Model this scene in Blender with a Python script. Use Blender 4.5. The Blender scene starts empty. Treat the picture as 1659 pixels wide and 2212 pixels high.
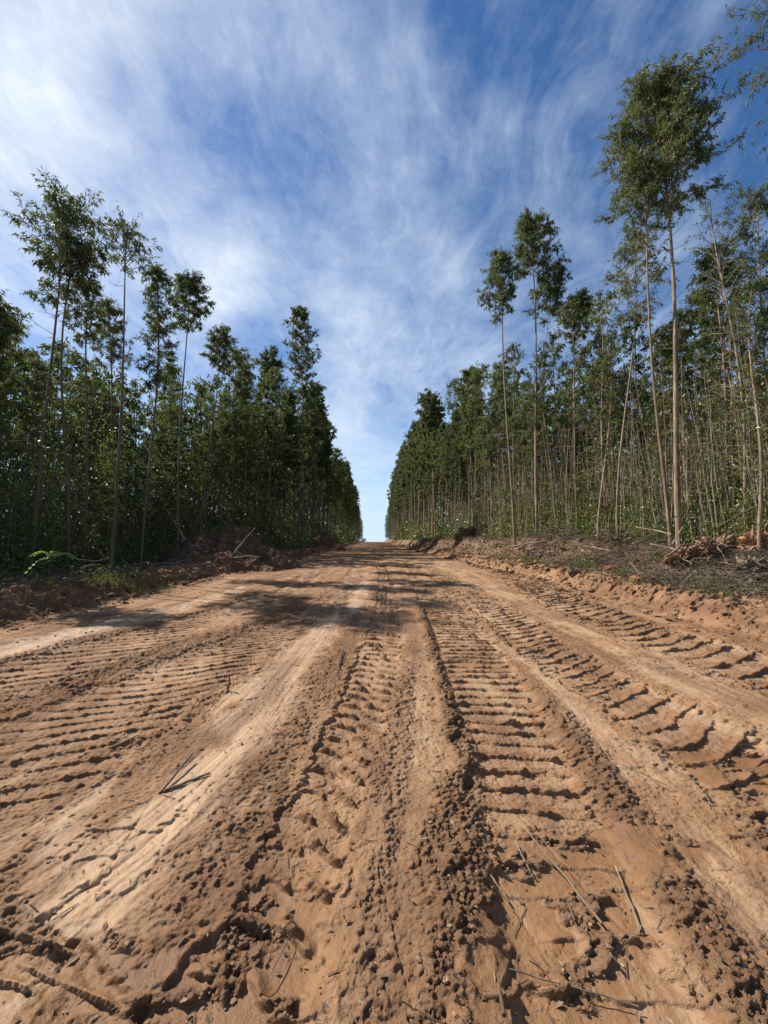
import bpy, math, random
import numpy as np
from mathutils import Vector, Matrix

SC = bpy.context.scene
COL = SC.collection
R = math.radians
F32 = np.float32

# ------------------------------------------------------------------ camera
CAM_H, PITCH, YAW, FPX = 1.5, R(5.8), R(-1.48), 831.0       # focal length in units of a 1659 x 2212 frame
cd = bpy.data.cameras.new('camera')
cam = bpy.data.objects.new('camera', cd)
COL.objects.link(cam)
cam.location = (0, 0, CAM_H)
cam.rotation_euler = (R(90) + PITCH, 0, YAW)
cd.sensor_fit = 'VERTICAL'
cd.sensor_height = 36.0
cd.lens = FPX / 2212 * 36.0
cd.clip_start = 0.05
cd.clip_end = 3000
SC.camera = cam
SC.render.resolution_x, SC.render.resolution_y = 768, 1024
ROT = np.array(cam.rotation_euler.to_matrix())


def at(px, py, Y):
    """world point at forward distance Y seen at pixel (px, py) of the photo (1659 x 2212)"""
    d = ROT @ np.array([(px - 829.5) / FPX, (1106 - py) / FPX, -1.0])
    return np.array([0, 0, CAM_H]) + d * (Y / d[1])


# ------------------------------------------------------------------ sun, exposure
SUN_EL, SUN_AZ = R(48), R(-64)          # azimuth measured from +Y (ahead), negative to the left
sd = bpy.data.lights.new('sun', 'SUN')
sd.energy = 5.0
sd.angle = R(0.5)
sd.color = (1.0, 0.95, 0.87)
sun = bpy.data.objects.new('sun', sd)
COL.objects.link(sun)
sv = Vector((math.sin(SUN_AZ) * math.cos(SUN_EL), math.cos(SUN_AZ) * math.cos(SUN_EL), math.sin(SUN_EL)))
sun.rotation_euler = sv.to_track_quat('Z', 'Y').to_euler()
sun.location = sv * 60
SC.view_settings.view_transform = 'Standard'
SC.view_settings.look = 'None'
SC.view_settings.exposure = 0.68
SC.view_settings.gamma = 1.0


# ------------------------------------------------------------------ node helpers
class NT:
    def __init__(s, tree):
        s.t = tree
        s.n = tree.nodes
        s.l = tree.links

    def new(s, typ, **kw):
        n = s.n.new(typ)
        for k, v in kw.items():
            setattr(n, k, v)
        return n

    def put(s, sock, v):
        if hasattr(v, 'links') or isinstance(v, bpy.types.NodeSocket):
            s.l.new(v, sock)
        else:
            sock.default_value = v

    def math(s, op, a, b=None, c=None, clamp=False):
        n = s.new('ShaderNodeMath', operation=op, use_clamp=clamp)
        s.put(n.inputs[0], a)
        if b is not None: s.put(n.inputs[1], b)
        if c is not None: s.put(n.inputs[2], c)
        return n.outputs[0]

    def vmath(s, op, a, b=None):
        n = s.new('ShaderNodeVectorMath', operation=op)
        s.put(n.inputs[0], a)
        if b is not None: s.put(n.inputs[1], b)
        return n.outputs['Value'] if op in ('DOT_PRODUCT', 'LENGTH') else n.outputs[0]

    def mix(s, f, a, b, blend='MIX'):
        n = s.new('ShaderNodeMix', data_type='RGBA', blend_type=blend)
        s.put(n.inputs[0], f)
        s.put(n.inputs[6], a if not isinstance(a, tuple) else (*a, 1)[:4])
        s.put(n.inputs[7], b if not isinstance(b, tuple) else (*b, 1)[:4])
        return n.outputs[2]

    def ramp(s, f, stops, interp='LINEAR'):
        n = s.new('ShaderNodeValToRGB')
        n.color_ramp.interpolation = interp
        el = n.color_ramp.elements
        while len(el) < len(stops): el.new(0.5)
        for e, (p, c) in zip(el, stops):
            e.position = p
            e.color = (*c, 1) if isinstance(c, tuple) else (c, c, c, 1)
        s.put(n.inputs[0], f)
        return n.outputs[0]

    def noise(s, vec, scale, detail=4, rough=0.55, dist=0.0, out=0):
        n = s.new('ShaderNodeTexNoise')
        s.put(n.inputs['Vector'], vec)
        n.inputs['Scale'].default_value = scale
        n.inputs['Detail'].default_value = detail
        n.inputs['Roughness'].default_value = rough
        n.inputs['Distortion'].default_value = dist
        return n.outputs[out]

    def maprange(s, v, a, b, c=0.0, d=1.0, smooth=True):
        n = s.new('ShaderNodeMapRange', interpolation_type='SMOOTHSTEP' if smooth else 'LINEAR')
        s.put(n.inputs[0], v)
        for i, q in enumerate((a, b, c, d)): n.inputs[i + 1].default_value = q
        return n.outputs[0]


# ------------------------------------------------------------------ world: Nishita sky with thin cirrus
w = bpy.data.worlds.new('World')
SC.world = w
w.use_nodes = True
N = NT(w.node_tree)
N.n.clear()
sky = N.new('ShaderNodeTexSky', sky_type='NISHITA')
sky.sun_disc = False
sky.sun_elevation = SUN_EL
sky.sun_rotation = SUN_AZ
sky.altitude = 300
sky.air_density = 1.15
sky.dust_density = 0.25
sky.ozone_density = 2.6
tc = N.new('ShaderNodeTexCoord')
D = N.vmath('NORMALIZE', tc.outputs['Generated'])
sx = N.new('ShaderNodeSeparateXYZ')
N.put(sx.inputs[0], D)
dx, dy, dz = sx.outputs
zz = N.math('ADD', N.math('MAXIMUM', dz, 0.0), 0.16)
cv = N.new('ShaderNodeCombineXYZ')
N.put(cv.inputs[0], N.math('DIVIDE', dx, zz))
N.put(cv.inputs[1], N.math('DIVIDE', dy, zz))
uv = N.vmath('ADD', cv.outputs[0], (11.3, 2.9, 0.0))


def lobe(px, py, k, wgt):
    d = ROT @ np.array([(px - 829.5) / FPX, (1106 - py) / FPX, -1.0])
    d /= np.linalg.norm(d)
    c = N.vmath('DOT_PRODUCT', D, tuple(d))
    return N.math('MULTIPLY', N.math('POWER', N.math('MAXIMUM', c, 0.0), k), wgt)


LOBES = [(0, 215, 90, .58), (20, 130, 14, .12), (240, 40, 120, .30), (560, 20, 80, .18), (60, 330, 120, .22), (700, 500, 4, .03),
         (860, 390, 200, .34), (760, 150, 90, .18), (400, 520, 160, .30), (560, 580, 180, .34), (720, 620, 200, .20), (1000, 760, 140, .46),
         (780, 790, 110, .38), (760, 960, 220, .38), (980, 570, 260, .30), (470, 660, 260, .36), (1075, 270, 700, .30), (1250, 620, 80, .22),
         (1520, 120, 14, -.30), (560, 740, 300, -.30), (430, 220, 90, -.30), (640, 320, 160, -.14), (130, 470, 200, -.12)]
cover = 0.0
for a in LOBES:
    cover = N.math('ADD', lobe(*a), cover)
warp = N.noise(uv, 1.1, 4, 0.55, out=1)
wv = N.vmath('ADD', uv, N.vmath('MULTIPLY', N.vmath('SUBTRACT', warp, (.5, .5, .5)), (.70, .70, .0)))


def layer(rot, sc, scale, detail, rough, dist, src):
    mp = N.new('ShaderNodeMapping')
    mp.inputs['Rotation'].default_value = (0, 0, R(rot))
    mp.inputs['Scale'].default_value = (*sc, 1)
    N.put(mp.inputs['Vector'], src)
    return N.noise(mp.outputs[0], scale, detail, rough, dist)


streak = layer(35, (1.7, .65), 2.3, 13, .66, .1, wv)
fan = layer(-30, (1.9, .55), 3.1, 13, .68, .1, wv)
soft = N.noise(uv, 1.6, 9, 0.62, 0.0)
puff = N.noise(uv, 6.5, 10, 0.70, 0.0)
nz = N.math('ADD', N.math('ADD', N.math('MULTIPLY', streak, .37), N.math('MULTIPLY', fan, .23)), N.math('ADD', N.math('MULTIPLY', soft, .27), N.math('MULTIPLY', puff, .26)))
nz = N.math('MULTIPLY', N.math('SUBTRACT', nz, .565), 3.9)
low = N.maprange(dz, 0.40, 0.0, 0.0, 0.30)
tot = N.math('ADD', N.math('ADD', nz, low), cover)
dens = N.maprange(tot, -.34, 1.0, 0.0, 1.0, smooth=False)
dens = N.math('POWER', N.math('MAXIMUM', dens, 0.0), 1.2)
dens = N.math('MULTIPLY', dens, 0.95)
hs = N.new('ShaderNodeHueSaturation')
hs.inputs['Saturation'].default_value = 1.24
hs.inputs['Hue'].default_value = 0.505
hs.inputs['Value'].default_value = 1.0
N.put(hs.inputs['Color'], sky.outputs[0])
cloud_col = N.mix(N.math('MINIMUM', N.math('MULTIPLY', lobe(60, 200, 10, 1.0), 1.0), 1.0), (6.2, 7.2, 8.6), (8.4, 9.0, 9.6))
clear = N.mix(N.maprange(dz, .45, .02, 0.0, .85), hs.outputs[0], (4.9, 6.9, 9.7))
final = N.mix(dens, clear, cloud_col)
bg = N.new('ShaderNodeBackground')
bg.inputs['Strength'].default_value = 0.077
N.put(bg.inputs['Color'], final)
wo = N.new('ShaderNodeOutputWorld')
N.l.new(bg.outputs[0], wo.inputs[0])


# ------------------------------------------------------------------ numpy noise
def _hash(ix, iy, seed):
    h = (ix.astype(np.uint32) * np.uint32(374761393) + iy.astype(np.uint32) * np.uint32(668265263) + np.uint32(seed * 1442695 & 0xffffffff))
    h = (h ^ (h >> np.uint32(13))) * np.uint32(1274126177)
    return h ^ (h >> np.uint32(16))


def pn(x, y, seed=0):
    """gradient noise, about -0.7..0.7"""
    x = np.asarray(x, F32); y = np.asarray(y, F32)
    x0 = np.floor(x); y0 = np.floor(y)
    fx = x - x0; fy = y - y0
    ix = x0.astype(np.int32); iy = y0.astype(np.int32)
    u = fx * fx * fx * (fx * (fx * 6 - 15) + 10)
    v = fy * fy * fy * (fy * (fy * 6 - 15) + 10)

    def g(jx, jy, gx, gy):
        a = _hash(jx, jy, seed).astype(F32) * F32(2 * math.pi / 4294967296.0)
        return np.cos(a) * gx + np.sin(a) * gy
    a = g(ix, iy, fx, fy); b = g(ix + 1, iy, fx - 1, fy)
    c = g(ix, iy + 1, fx, fy - 1); d = g(ix + 1, iy + 1, fx - 1, fy - 1)
    ab = a + u * (b - a)
    cd_ = c + u * (d - c)
    return ab + v * (cd_ - ab)


def fbm(x, y, seed, octv=3, gain=0.5):
    s = 0; a = 1.0
    for i in range(octv):
        s = s + a * pn(x * 2 ** i + 17.3 * i, y * 2 ** i - 9.1 * i, seed + i)
        a *= gain
    return s


def sst(a, b, x):
    t = np.clip((x - a) / (b - a), 0, 1)
    return t * t * (3 - 2 * t)


# ------------------------------------------------------------------ ground shape
SLOPE = 0.0316


def z_road(y):
    return SLOPE * y - 0.00045 * np.clip(y - 190, 0, 400) ** 2


EDGE_R = ([0, 5, 9, 14, 20, 30, 60, 250], [5.4, 5.5, 5.9, 6.2, 6.1, 5.6, 5.2, 5.0])
EDGE_L = ([0, 5, 9, 14, 20, 30, 60, 250], [-6.3, -6.2, -6.3, -6.2, -6.0, -5.8, -5.4, -5.2])


def edge_r(y): return np.interp(y, *EDGE_R) + 0.25 * np.sin(y * 0.55) * np.clip(y / 20, .3, 1)
def edge_l(y): return np.interp(y, *EDGE_L) + 0.15 * np.sin(y * 0.7 + 1)


def base_z(x, y):
    x = np.asarray(x, float); y = np.asarray(y, float)
    z = z_road(y)
    r = x - edge_r(y)
    hb = np.interp(y, [0, 8, 12, 20, 30, 60, 250], [0.75, 1.0, 1.15, 1.55, 1.5, 1.3, 0.9])
    wb = np.interp(y, [0, 10, 20, 40, 100], [4.6, 4.4, 3.0, 2.2, 1.8])
    cut = sst(0.0, 0.75, r) * 0.34
    z = z + cut + sst(0.5, 1.0, r / wb) * (hb - 0.34) + np.clip(r - wb, 0, 30) * 0.03
    l = edge_l(y) - x
    berm = 0.36 * np.exp(-((l - 0.75) / 0.5) ** 2) + 0.14 * sst(0.0, 1.2, l)
    z = z + berm * sst(-.35, .45, l)
    return z


def gz(x, y):
    return float(base_z(np.array([x]), np.array([y]))[0])


def P(px, py):
    """point of the road plane seen at a pixel of the photo"""
    d = ROT @ np.array([(px - 829.5) / FPX, (1106 - py) / FPX, -1.0])
    t = CAM_H / (SLOPE * d[1] - d[2])
    return d[0] * t, d[1] * t


def strip(rows):
    """rows (py, x left, x right) on the photo -> y, centre, half width on the road, near to far"""
    o = []
    for py, a, b in rows:
        xa, ya = P(a, py); xb, yb = P(b, py)
        o.append(((ya + yb) / 2, (xa + xb) / 2, (xb - xa) / 2))
    o.sort()
    o = np.array(o)
    return o


TRACKS = [   # rows, lug pitch, skew, ridge height, seed, number of fades
    (strip([(1200, 806, 822), (1240, 818, 846), (1300, 815, 865), (1400, 780, 872), (1500, 738, 850), (1600, 690, 822), (1700, 640, 790), (1800, 575, 765), (1900, 535, 740), (2000, 470, 715), (2212, 290, 640)]), .20, .55, .050, 1, 1.0),
    (strip([(1205, 850, 872), (1240, 880, 935), (1300, 905, 1000), (1400, 942, 1085), (1500, 965, 1150), (1600, 985, 1215), (1700, 1005, 1270), (1800, 1040, 1330), (1900, 1060, 1380), (2000, 1085, 1440), (2212, 1120, 1560)]), .175, .22, .034, 2, 1.0),
    (strip([(1215, 880, 925), (1265, 960, 1040), (1330, 1040, 1140), (1400, 1110, 1240), (1460, 1190, 1360), (1520, 1290, 1500), (1600, 1400, 1680), (1700, 1520, 1860), (1800, 1640, 2040)]), .235, -.75, .036, 3, 1.0),
    (strip([(1205, 950, 990), (1225, 1030, 1090), (1260, 1090, 1200), (1310, 1180, 1310), (1350, 1270, 1430), (1400, 1400, 1620), (1460, 1560, 1850), (1520, 1720, 2080)]), .30, -.8, .052, 4, 1.0),
    (strip([(1215, 770, 800), (1270, 720, 780), (1330, 630, 720), (1380, 480, 650), (1430, 330, 580), (1500, 150, 470), (1580, -60, 350), (1680, -250, 220), (1780, -450, 60)]), .20, -1.3, .026, 5, .8),
    (strip([(1215, 690, 730), (1280, 590, 650), (1320, 440, 540), (1360, 290, 440), (1420, 40, 290), (1480, -180, 140)]), .24, -1.1, .030, 6, .8),
    (strip([(1940, -260, 20), (2010, -200, 130), (2100, -120, 230), (2212, -60, 310)]), .30, .45, .040, 7, .9),
    (strip([(1560, 1640, 1720), (1650, 1560, 1760), (1750, 1640, 1900), (1900, 1760, 2100)]), .24, .4, .036, 8, .8),
]
SMOOTH = [
    (strip([(1215, 760, 790), (1290, 740, 815), (1350, 650, 745), (1450, 520, 700), (1550, 390, 660), (1700, 150, 545), (1850, -200, 490), (1950, -450, 430), (2100, -800, 340), (2212, -700, 260)]), 11, 1.0),
    (strip([(1200, 885, 930), (1240, 950, 1030), (1300, 1080, 1160), (1370, 1230, 1350), (1450, 1370, 1560), (1560, 1590, 1850)]), 12, .75),
    (strip([(1260, 530, 580), (1300, 400, 470), (1345, 200, 330), (1390, -30, 150), (1440, -250, -60)]), 13, 1.0),
    (strip([(1400, 1090, 1125), (1500, 1170, 1260), (1650, 1290, 1395), (1800, 1400, 1550), (2000, 1560, 1740), (2212, 1700, 1960)]), 14, .65),
    (strip([(1250, 845, 885), (1300, 860, 905), (1500, 850, 960), (1700, 790, 985), (1850, 760, 900), (2212, 640, 880)]), 15, .35),
]
LOOSE = [
    (strip([(1300, 893, 915), (1500, 938, 985), (1650, 955, 1050), (1750, 905, 1055), (1900, 885, 1075), (2050, 880, 1095), (2212, 850, 1125)]), 21, 1.0, .045),
    (strip([(1400, 690, 750), (1500, 630, 725), (1600, 560, 685), (1700, 500, 645), (1800, 410, 570), (1900, 350, 520), (2000, 250, 440)]), 22, .50, .004),
    (strip([(1280, 640, 690), (1340, 540, 640), (1400, 290, 480), (1470, 40, 260), (1540, -170, 60)]), 23, .8, .015),
    (strip([(1265, 560, 610), (1320, 420, 475), (1360, 220, 330), (1420, -10, 160), (1480, -260, -60)]), 24, .8, .015),
    (strip([(1500, 1150, 1200), (1650, 1240, 1330), (1800, 1320, 1450), (1950, 1390, 1550), (2212, 1500, 1740)]), 25, .9, .03),
    (strip([(1900, -200, 60), (1980, -120, 120), (2080, -120, 150), (2212, -160, 130)]), 26, 1.0, .05),
    (strip([(1255, 1140, 1190), (1290, 1220, 1270), (1340, 1330, 1400), (1400, 1490, 1570), (1450, 1640, 1720)]), 27, .8, .03),
    (strip([(1680, 1540, 1640), (1800, 1590, 1720), (2000, 1760, 1900), (2212, 1900, 2080)]), 28, .9, .03),
    (strip([(1420, 855, 900), (1600, 830, 900), (1800, 800, 870), (2000, 740, 860), (2212, 700, 880)]), 29, .62, .015),
]
WETPATCH = [(1250, 1990, .42, .40), (1300, 2120, .5, .3), (1180, 1870, .35, .3), (1420, 1830, .25, .2), (620, 1990, .3, .25), (560, 2120, .3, .2), (170, 2120, .35, .2), (1600, 1660, .4, .3)]


def lateral(st, x, y):
    yc = np.clip(y, st[0, 0], st[-1, 0])
    c = np.interp(y, st[:, 0], st[:, 1]); h = np.interp(y, st[:, 0], st[:, 2])
    ye = y + .25 * pn(x * 2.3, y * 2.3, 77) + .3 * pn(x * .7, y * .7, 78)
    inside = 1 - sst(st[-1, 0] * .8, st[-1, 0] * 1.15, ye)
    if st[0, 0] > 1.6: inside = inside * sst(st[0, 0] - .9, st[0, 0] + .4, ye)
    return (x - c) / h, c, h, inside


def arclen(st):
    yy = np.linspace(0, st[-1, 0] * 1.1, 500)
    cc = np.interp(yy, st[:, 0], st[:, 1])
    s = np.concatenate([[0], np.cumsum(np.hypot(np.diff(yy), np.diff(cc)))])
    return yy, s


def micro(x, y):
    """relief of the worked soil and its loose / wet / smooth / red character"""
    x = x.astype(F32); y = y.astype(F32)
    n1 = fbm(x * .9, y * .9, 100, 2)
    n2 = fbm(x * 3.1, y * 3.1, 110, 2)
    n3 = fbm(x * 11, y * 11, 120, 3, .6)
    n4 = fbm(x * 38, y * 38, 130, 2, .6)
    r = x - edge_r(y).astype(F32); l = edge_l(y).astype(F32) - x
    on = (1 - sst(-.5, .1, r)) * (1 - sst(-.3, .25, l))
    bank = sst(-.3, .5, r); verge = sst(-.2, .3, l)
    z = 0.014 * n1 + 0.010 * n2
    smooth = np.zeros_like(x); loose = np.zeros_like(x); wet = np.zeros_like(x); pad = np.zeros_like(x)
    for st, sd_, wg in SMOOTH:
        s, c, h, ins = lateral(st, x, y)
        m = 1 - sst(.45, 1.15, np.abs(s) + .42 * n2 + .30 * n3 + .35 * n1)
        m = m * ins * wg * on * (1 - .85 * sst(.10, .42, fbm(x * 1.7 + sd_, y * .8, 420, 3, .6)))
        smooth = np.maximum(smooth, m)
        q = x - c
        z = z + m * (.0075 * pn(q * 17, y * .5, sd_) + .0055 * pn(q * 41, y * .9, sd_ + 50) - .004 * sst(.25, .45, pn(q * 11, y * .25, sd_ + 70)))
    for st, pitch, skew, hgt, sd_, wg in TRACKS:
        s, c, h, ins = lateral(st, x, y)
        yy, ss = arclen(st)
        t = np.interp(y, yy, ss).astype(F32)
        ab = np.abs(s)
        m = (1 - sst(.84, 1.10, ab + .26 * n2 + .20 * n3)) * ins * wg
        ph = t / pitch + .35 * pn(x * .8, y * .8, sd_ + 260) + skew * (s + .35 * s * s + .25 * np.sin(s * 2.6 + .8 * n1)) + .22 * pn(x * 2.2, y * 2.2, sd_ + 200) + .08 * pn(x * 7, y * 7, sd_ + 220) + .02 * n3 + (.5 * (s > 0.05 * n2) if sd_ in (1, 7, 8) else .12 * pn(s * 2.0, t * .8, sd_ + 240))
        fr = ph - np.floor(ph)
        k = np.floor(ph)
        amp = .70 + 1.05 * pn(k * 1.37 + 5, s * 2.3 + np.where(s > 0, 40, 0), sd_ + 300) + .45 * n2
        amp = np.clip(amp, .04, 1.25)
        ridge = sst(.0, .08, fr) * (1 - sst(.10, .36, fr))      # steep face towards the viewer, gentle back
        cross = sst(-.98, -.70, s) * (1 - sst(.74, .98, s)) * (1 - (.75 if sd_ in (1, 7, 8) else 0) * np.exp(-(s / .09) ** 2))
        fade = np.interp(y, [0, 1.3, 2.0, 60, 110], [.85, .9, 1, .9, .3]).astype(F32)
        if sd_ == 2:
            fade = fade * np.interp(y, [0, 2.0, 2.6], [.55, .65, 1]).astype(F32)
        z = z + m * (-.030 + .86 * hgt * ridge * amp * cross * fade * (1 + .35 * n3))
        pad = np.maximum(pad, m * (1 - ridge) * cross)
        loose = np.maximum(loose, .75 * m * ridge * amp * sst(-.25, .3, n3 + .3 * n2))
        smooth = smooth * (1 - .75 * m)
        smooth = np.maximum(smooth, .45 * m * sst(.35, .6, fr))
    clod = 1.1 * np.abs(pn(x * 8, y * 8, 139)) + .95 * np.abs(pn(x * 18, y * 18, 140)) + .55 * np.abs(pn(x * 37, y * 37, 141)) + .30 * np.abs(pn(x * 70, y * 70, 142))
    for st, sd_, wg, hg in LOOSE:
        s, c, h, ins = lateral(st, x, y)
        m = 1 - sst(.45, 1.25, np.abs(s) + .55 * n2 + .40 * n3)
        m = m * ins * wg * np.maximum(on, .2)
        loose = np.maximum(loose, m)
        z = z + hg * m * (1 - .5 * np.clip(s * s, 0, 1)) * (.8 + .6 * n2)
    patches = sst(.02, .42, fbm(x * .9, y * .5, 150, 4, .65)) * .40 * on
    loose = np.maximum(loose, patches * (1 - .7 * smooth))
    loose = loose * (1 - .45 * pad)
    for px, py, a, b in WETPATCH:
        cx, cy = P(px, py)
        d = np.sqrt(((x - cx) / a) ** 2 + ((y - cy) / b) ** 2) + .7 * n2 + .3 * n3
        m = 1 - sst(.75, 1.05, d)
        wet = np.maximum(wet, m)
    wet = np.maximum(wet, .75 * pad * sst(.0, .35, pn(x * .7 + 9, y * .5, 160)) * (1 - sst(6, 16, y)))
    isl = sst(.14, .36, fbm(x * 3.0, y * 6.5, 430, 3, .6)) * sst(.2, .6, wet)
    wet = wet * (1 - isl)
    loose = loose * (1 - .8 * sst(.4, .8, wet))
    loose = np.maximum(loose, isl)
    z = z + .012 * isl
    loose = np.maximum(loose, .75 * sst(-.1, .9, r) * (1 - sst(2.5, 4.0, r)) * sst(-.25, .25, n1 + .5 * n2))
    loose = np.maximum(loose, .95 * verge)
    rough = .015 * n3 + .013 * n4 - .010 * np.abs(pn(x * 16, y * 16, 131))
    z = z + rough * (1 - .72 * smooth) * (1 - .75 * wet) * (.6 + .9 * loose)
    z = z + loose * (.034 * (clod - .5)) * (1 + .8 * verge + .6 * bank)
    lump = np.clip(fbm(x * 2.6, y * 2.6, 170, 3, .6), -.25, 1)
    z = z + (bank * .17 + verge * .20) * lump + bank * .09 * fbm(x * .8, y * .8, 180, 2)
    # straight gouges left by the blade and dry cracks
    g = np.abs(pn(x * 2.2 + y * .55, y * .16, 190))
    z = z - .008 * (1 - sst(.0, .016, g)) * on * (y < 9) * sst(-.1, .2, n1)
    cr = np.abs(pn(x * 2.0 + .4 * n2, y * 2.0 + .4 * n3, 195))
    z = z - .009 * (1 - sst(.0, .018, cr)) * np.clip(smooth + .3, 0, 1) * on * (y < 6)
    ck = pn(x * 5.5 + .5 * n3, y * 5.5 + .4 * n2, 440)
    z = z + .010 * (sst(-.02, .03, ck) - .5) * sst(-.1, .3, pn(x * 1.3, y * 1.3, 441)) * on * (1 - wet) * (y < 14)
    red = np.clip(.85 * verge + .55 * bank * (1 - sst(.3, 1.1, r)) + sst(12, 60, y) * .5 + .3 * n1, 0, 1)
    litter = np.clip(sst(.8, 2.0, r + .8 * n1) + sst(1.4, 3.0, l + .5 * n1), 0, 1)
    return z, np.stack([np.clip(loose, 0, 1), np.clip(wet, 0, 1), np.clip(smooth, 0, 1), np.clip(red, 0, 1)], -1), litter


def quick_mesh(name, V, Fq, smooth=False):
    me = bpy.data.meshes.new(name)
    V = np.ascontiguousarray(V, F32); Fq = np.ascontiguousarray(Fq, np.int32)
    me.vertices.add(len(V)); me.vertices.foreach_set('co', V.ravel())
    k = Fq.shape[1]
    me.loops.add(Fq.size); me.loops.foreach_set('vertex_index', Fq.ravel())
    me.polygons.add(len(Fq))
    me.polygons.foreach_set('loop_start', np.arange(0, Fq.size, k, dtype=np.int32))
    me.polygons.foreach_set('loop_total', np.full(len(Fq), k, np.int32))
    me.polygons.foreach_set('use_smooth', np.full(len(Fq), smooth, bool))
    me.update(calc_edges=True)
    return me


def link(name, me, mat=None, parent=None, **props):
    o = bpy.data.objects.new(name, me)
    COL.objects.link(o)
    if mat is not None and me is not None:
        for m in (mat if isinstance(mat, list) else [mat]):
            me.materials.append(m)
    o.parent = parent
    for k, v in props.items(): o[k] = v
    return o


# ------------------------------------------------------------------ materials
def material(name):
    m = bpy.data.materials.new(name)
    m.use_nodes = True
    n = NT(m.node_tree)
    n.n.clear()
    out = n.new('ShaderNodeOutputMaterial')
    return m, n, out


def soil_mat(name, attr=True, tint=1.0):
    m, n, out = material(name)
    geo = n.new('ShaderNodeNewGeometry')
    pos = geo.outputs['Position']
    big = n.noise(pos, .55, 4, .6)
    mid = n.noise(pos, 4.5, 5, .65)
    fin = n.noise(pos, 34, 5, .7)
    dry = n.mix(n.maprange(big, .35, .65), (.315, .170, .083), (.39, .228, .122))
    dry = n.mix(n.maprange(mid, .30, .72), dry, (.235, .125, .062))
    if attr:
        at_ = n.new('ShaderNodeVertexColor', layer_name='soil')
        sp = n.new('ShaderNodeSeparateColor')
        n.put(sp.inputs[0], at_.outputs['Color'])
        lo, we, sm = sp.outputs
        re = at_.outputs['Alpha']
        li = n.new('ShaderNodeAttribute', attribute_name='litter').outputs['Fac']
        c = n.mix(n.math('MULTIPLY', sm, .55), dry, n.mix(n.maprange(mid, .35, .7), (.47, .325, .20), (.35, .22, .125)))
        loc = n.mix(n.maprange(fin, .3, .7), (.105, .058, .030), (.215, .122, .064))
        c = n.mix(n.math('MULTIPLY', lo, .88), c, loc)
        c = n.mix(n.math('MULTIPLY', we, .9), c, n.mix(n.maprange(mid, .35, .65), (.165, .080, .032), (.225, .118, .050)))
        c = n.mix(n.math('MULTIPLY', re, .55), c, n.mix(n.maprange(fin, .3, .7), (.13, .060, .031), (.23, .118, .062)))
        c = n.mix(n.math('MULTIPLY', li, .8), c, n.mix(n.maprange(fin, .35, .65), (.085, .062, .042), (.20, .145, .095)))
        n_rough = n.math('SUBTRACT', .95, n.math('MULTIPLY', n.math('MAXIMUM', we, n.math('MULTIPLY', sm, .8)), .45))
    else:
        c = n.mix(n.maprange(fin, .3, .7), (.07, .038, .023), (.155, .084, .048))
        n_rough = .95
    mp_ = n.new('ShaderNodeMapping'); mp_.inputs['Scale'].default_value = (1.5, .28, 1)
    n.put(mp_.inputs[0], pos)
    st_ = n.noise(mp_.outputs[0], 1.6, 7, .68, .4)
    c = n.mix(n.math('MULTIPLY', n.maprange(st_, .46, .60), .65), c, (.135, .068, .035))
    c = n.mix(n.math('MULTIPLY', n.maprange(st_, .45, .33), .50), c, (.44, .305, .19))
    c = n.mix(n.math('MULTIPLY', n.maprange(fin, .35, .7), .28), c, n.mix(.5, c, (.16, .09, .05)))
    bs = n.new('ShaderNodeBsdfPrincipled')
    n.put(bs.inputs['Base Color'], c)
    n.put(bs.inputs['Roughness'], n_rough)
    bs.inputs['Specular IOR Level'].default_value = .22
    b = n.new('ShaderNodeBump')
    b.inputs['Strength'].default_value = .9
    b.inputs['Distance'].default_value = .02
    hgt = n.math('ADD', n.noise(pos, 75, 4, .7), n.math('MULTIPLY', n.noise(pos, 22, 3, .6), 1.3))
    if attr:
        hgt = n.math('MULTIPLY', hgt, n.math('SUBTRACT', 1.0, n.math('MULTIPLY', n.math('MAXIMUM', sm, we), .65)))
    n.put(b.inputs['Height'], hgt)
    n.put(bs.inputs['Normal'], b.outputs[0])
    n.l.new(bs.outputs[0], out.inputs[0])
    return m


def leaf_mat(name, stops, trans=.35, rough=.38, spec=.5):
    m, n, out = material(name)
    tint = n.new('ShaderNodeAttribute', attribute_name='tint').outputs['Fac']
    oi = n.new('ShaderNodeObjectInfo').outputs['Random']
    f = n.math('ADD', n.math('MULTIPLY', tint, .70), n.math('MULTIPLY', oi, .32))
    c = n.ramp(f, stops)
    bs = n.new('ShaderNodeBsdfPrincipled')
    n.put(bs.inputs['Base Color'], c)
    bs.inputs['Roughness'].default_value = rough
    bs.inputs['Specular IOR Level'].default_value = spec
    tr = n.new('ShaderNodeBsdfTranslucent')
    n.put(tr.inputs[0], n.mix(.6, c, (.20, .23, .04), 'MIX'))
    mx = n.new('ShaderNodeMixShader')
    mx.inputs[0].default_value = trans
    n.l.new(bs.outputs[0], mx.inputs[1]); n.l.new(tr.outputs[0], mx.inputs[2])
    n.l.new(mx.outputs[0], out.inputs[0])
    return m


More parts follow.
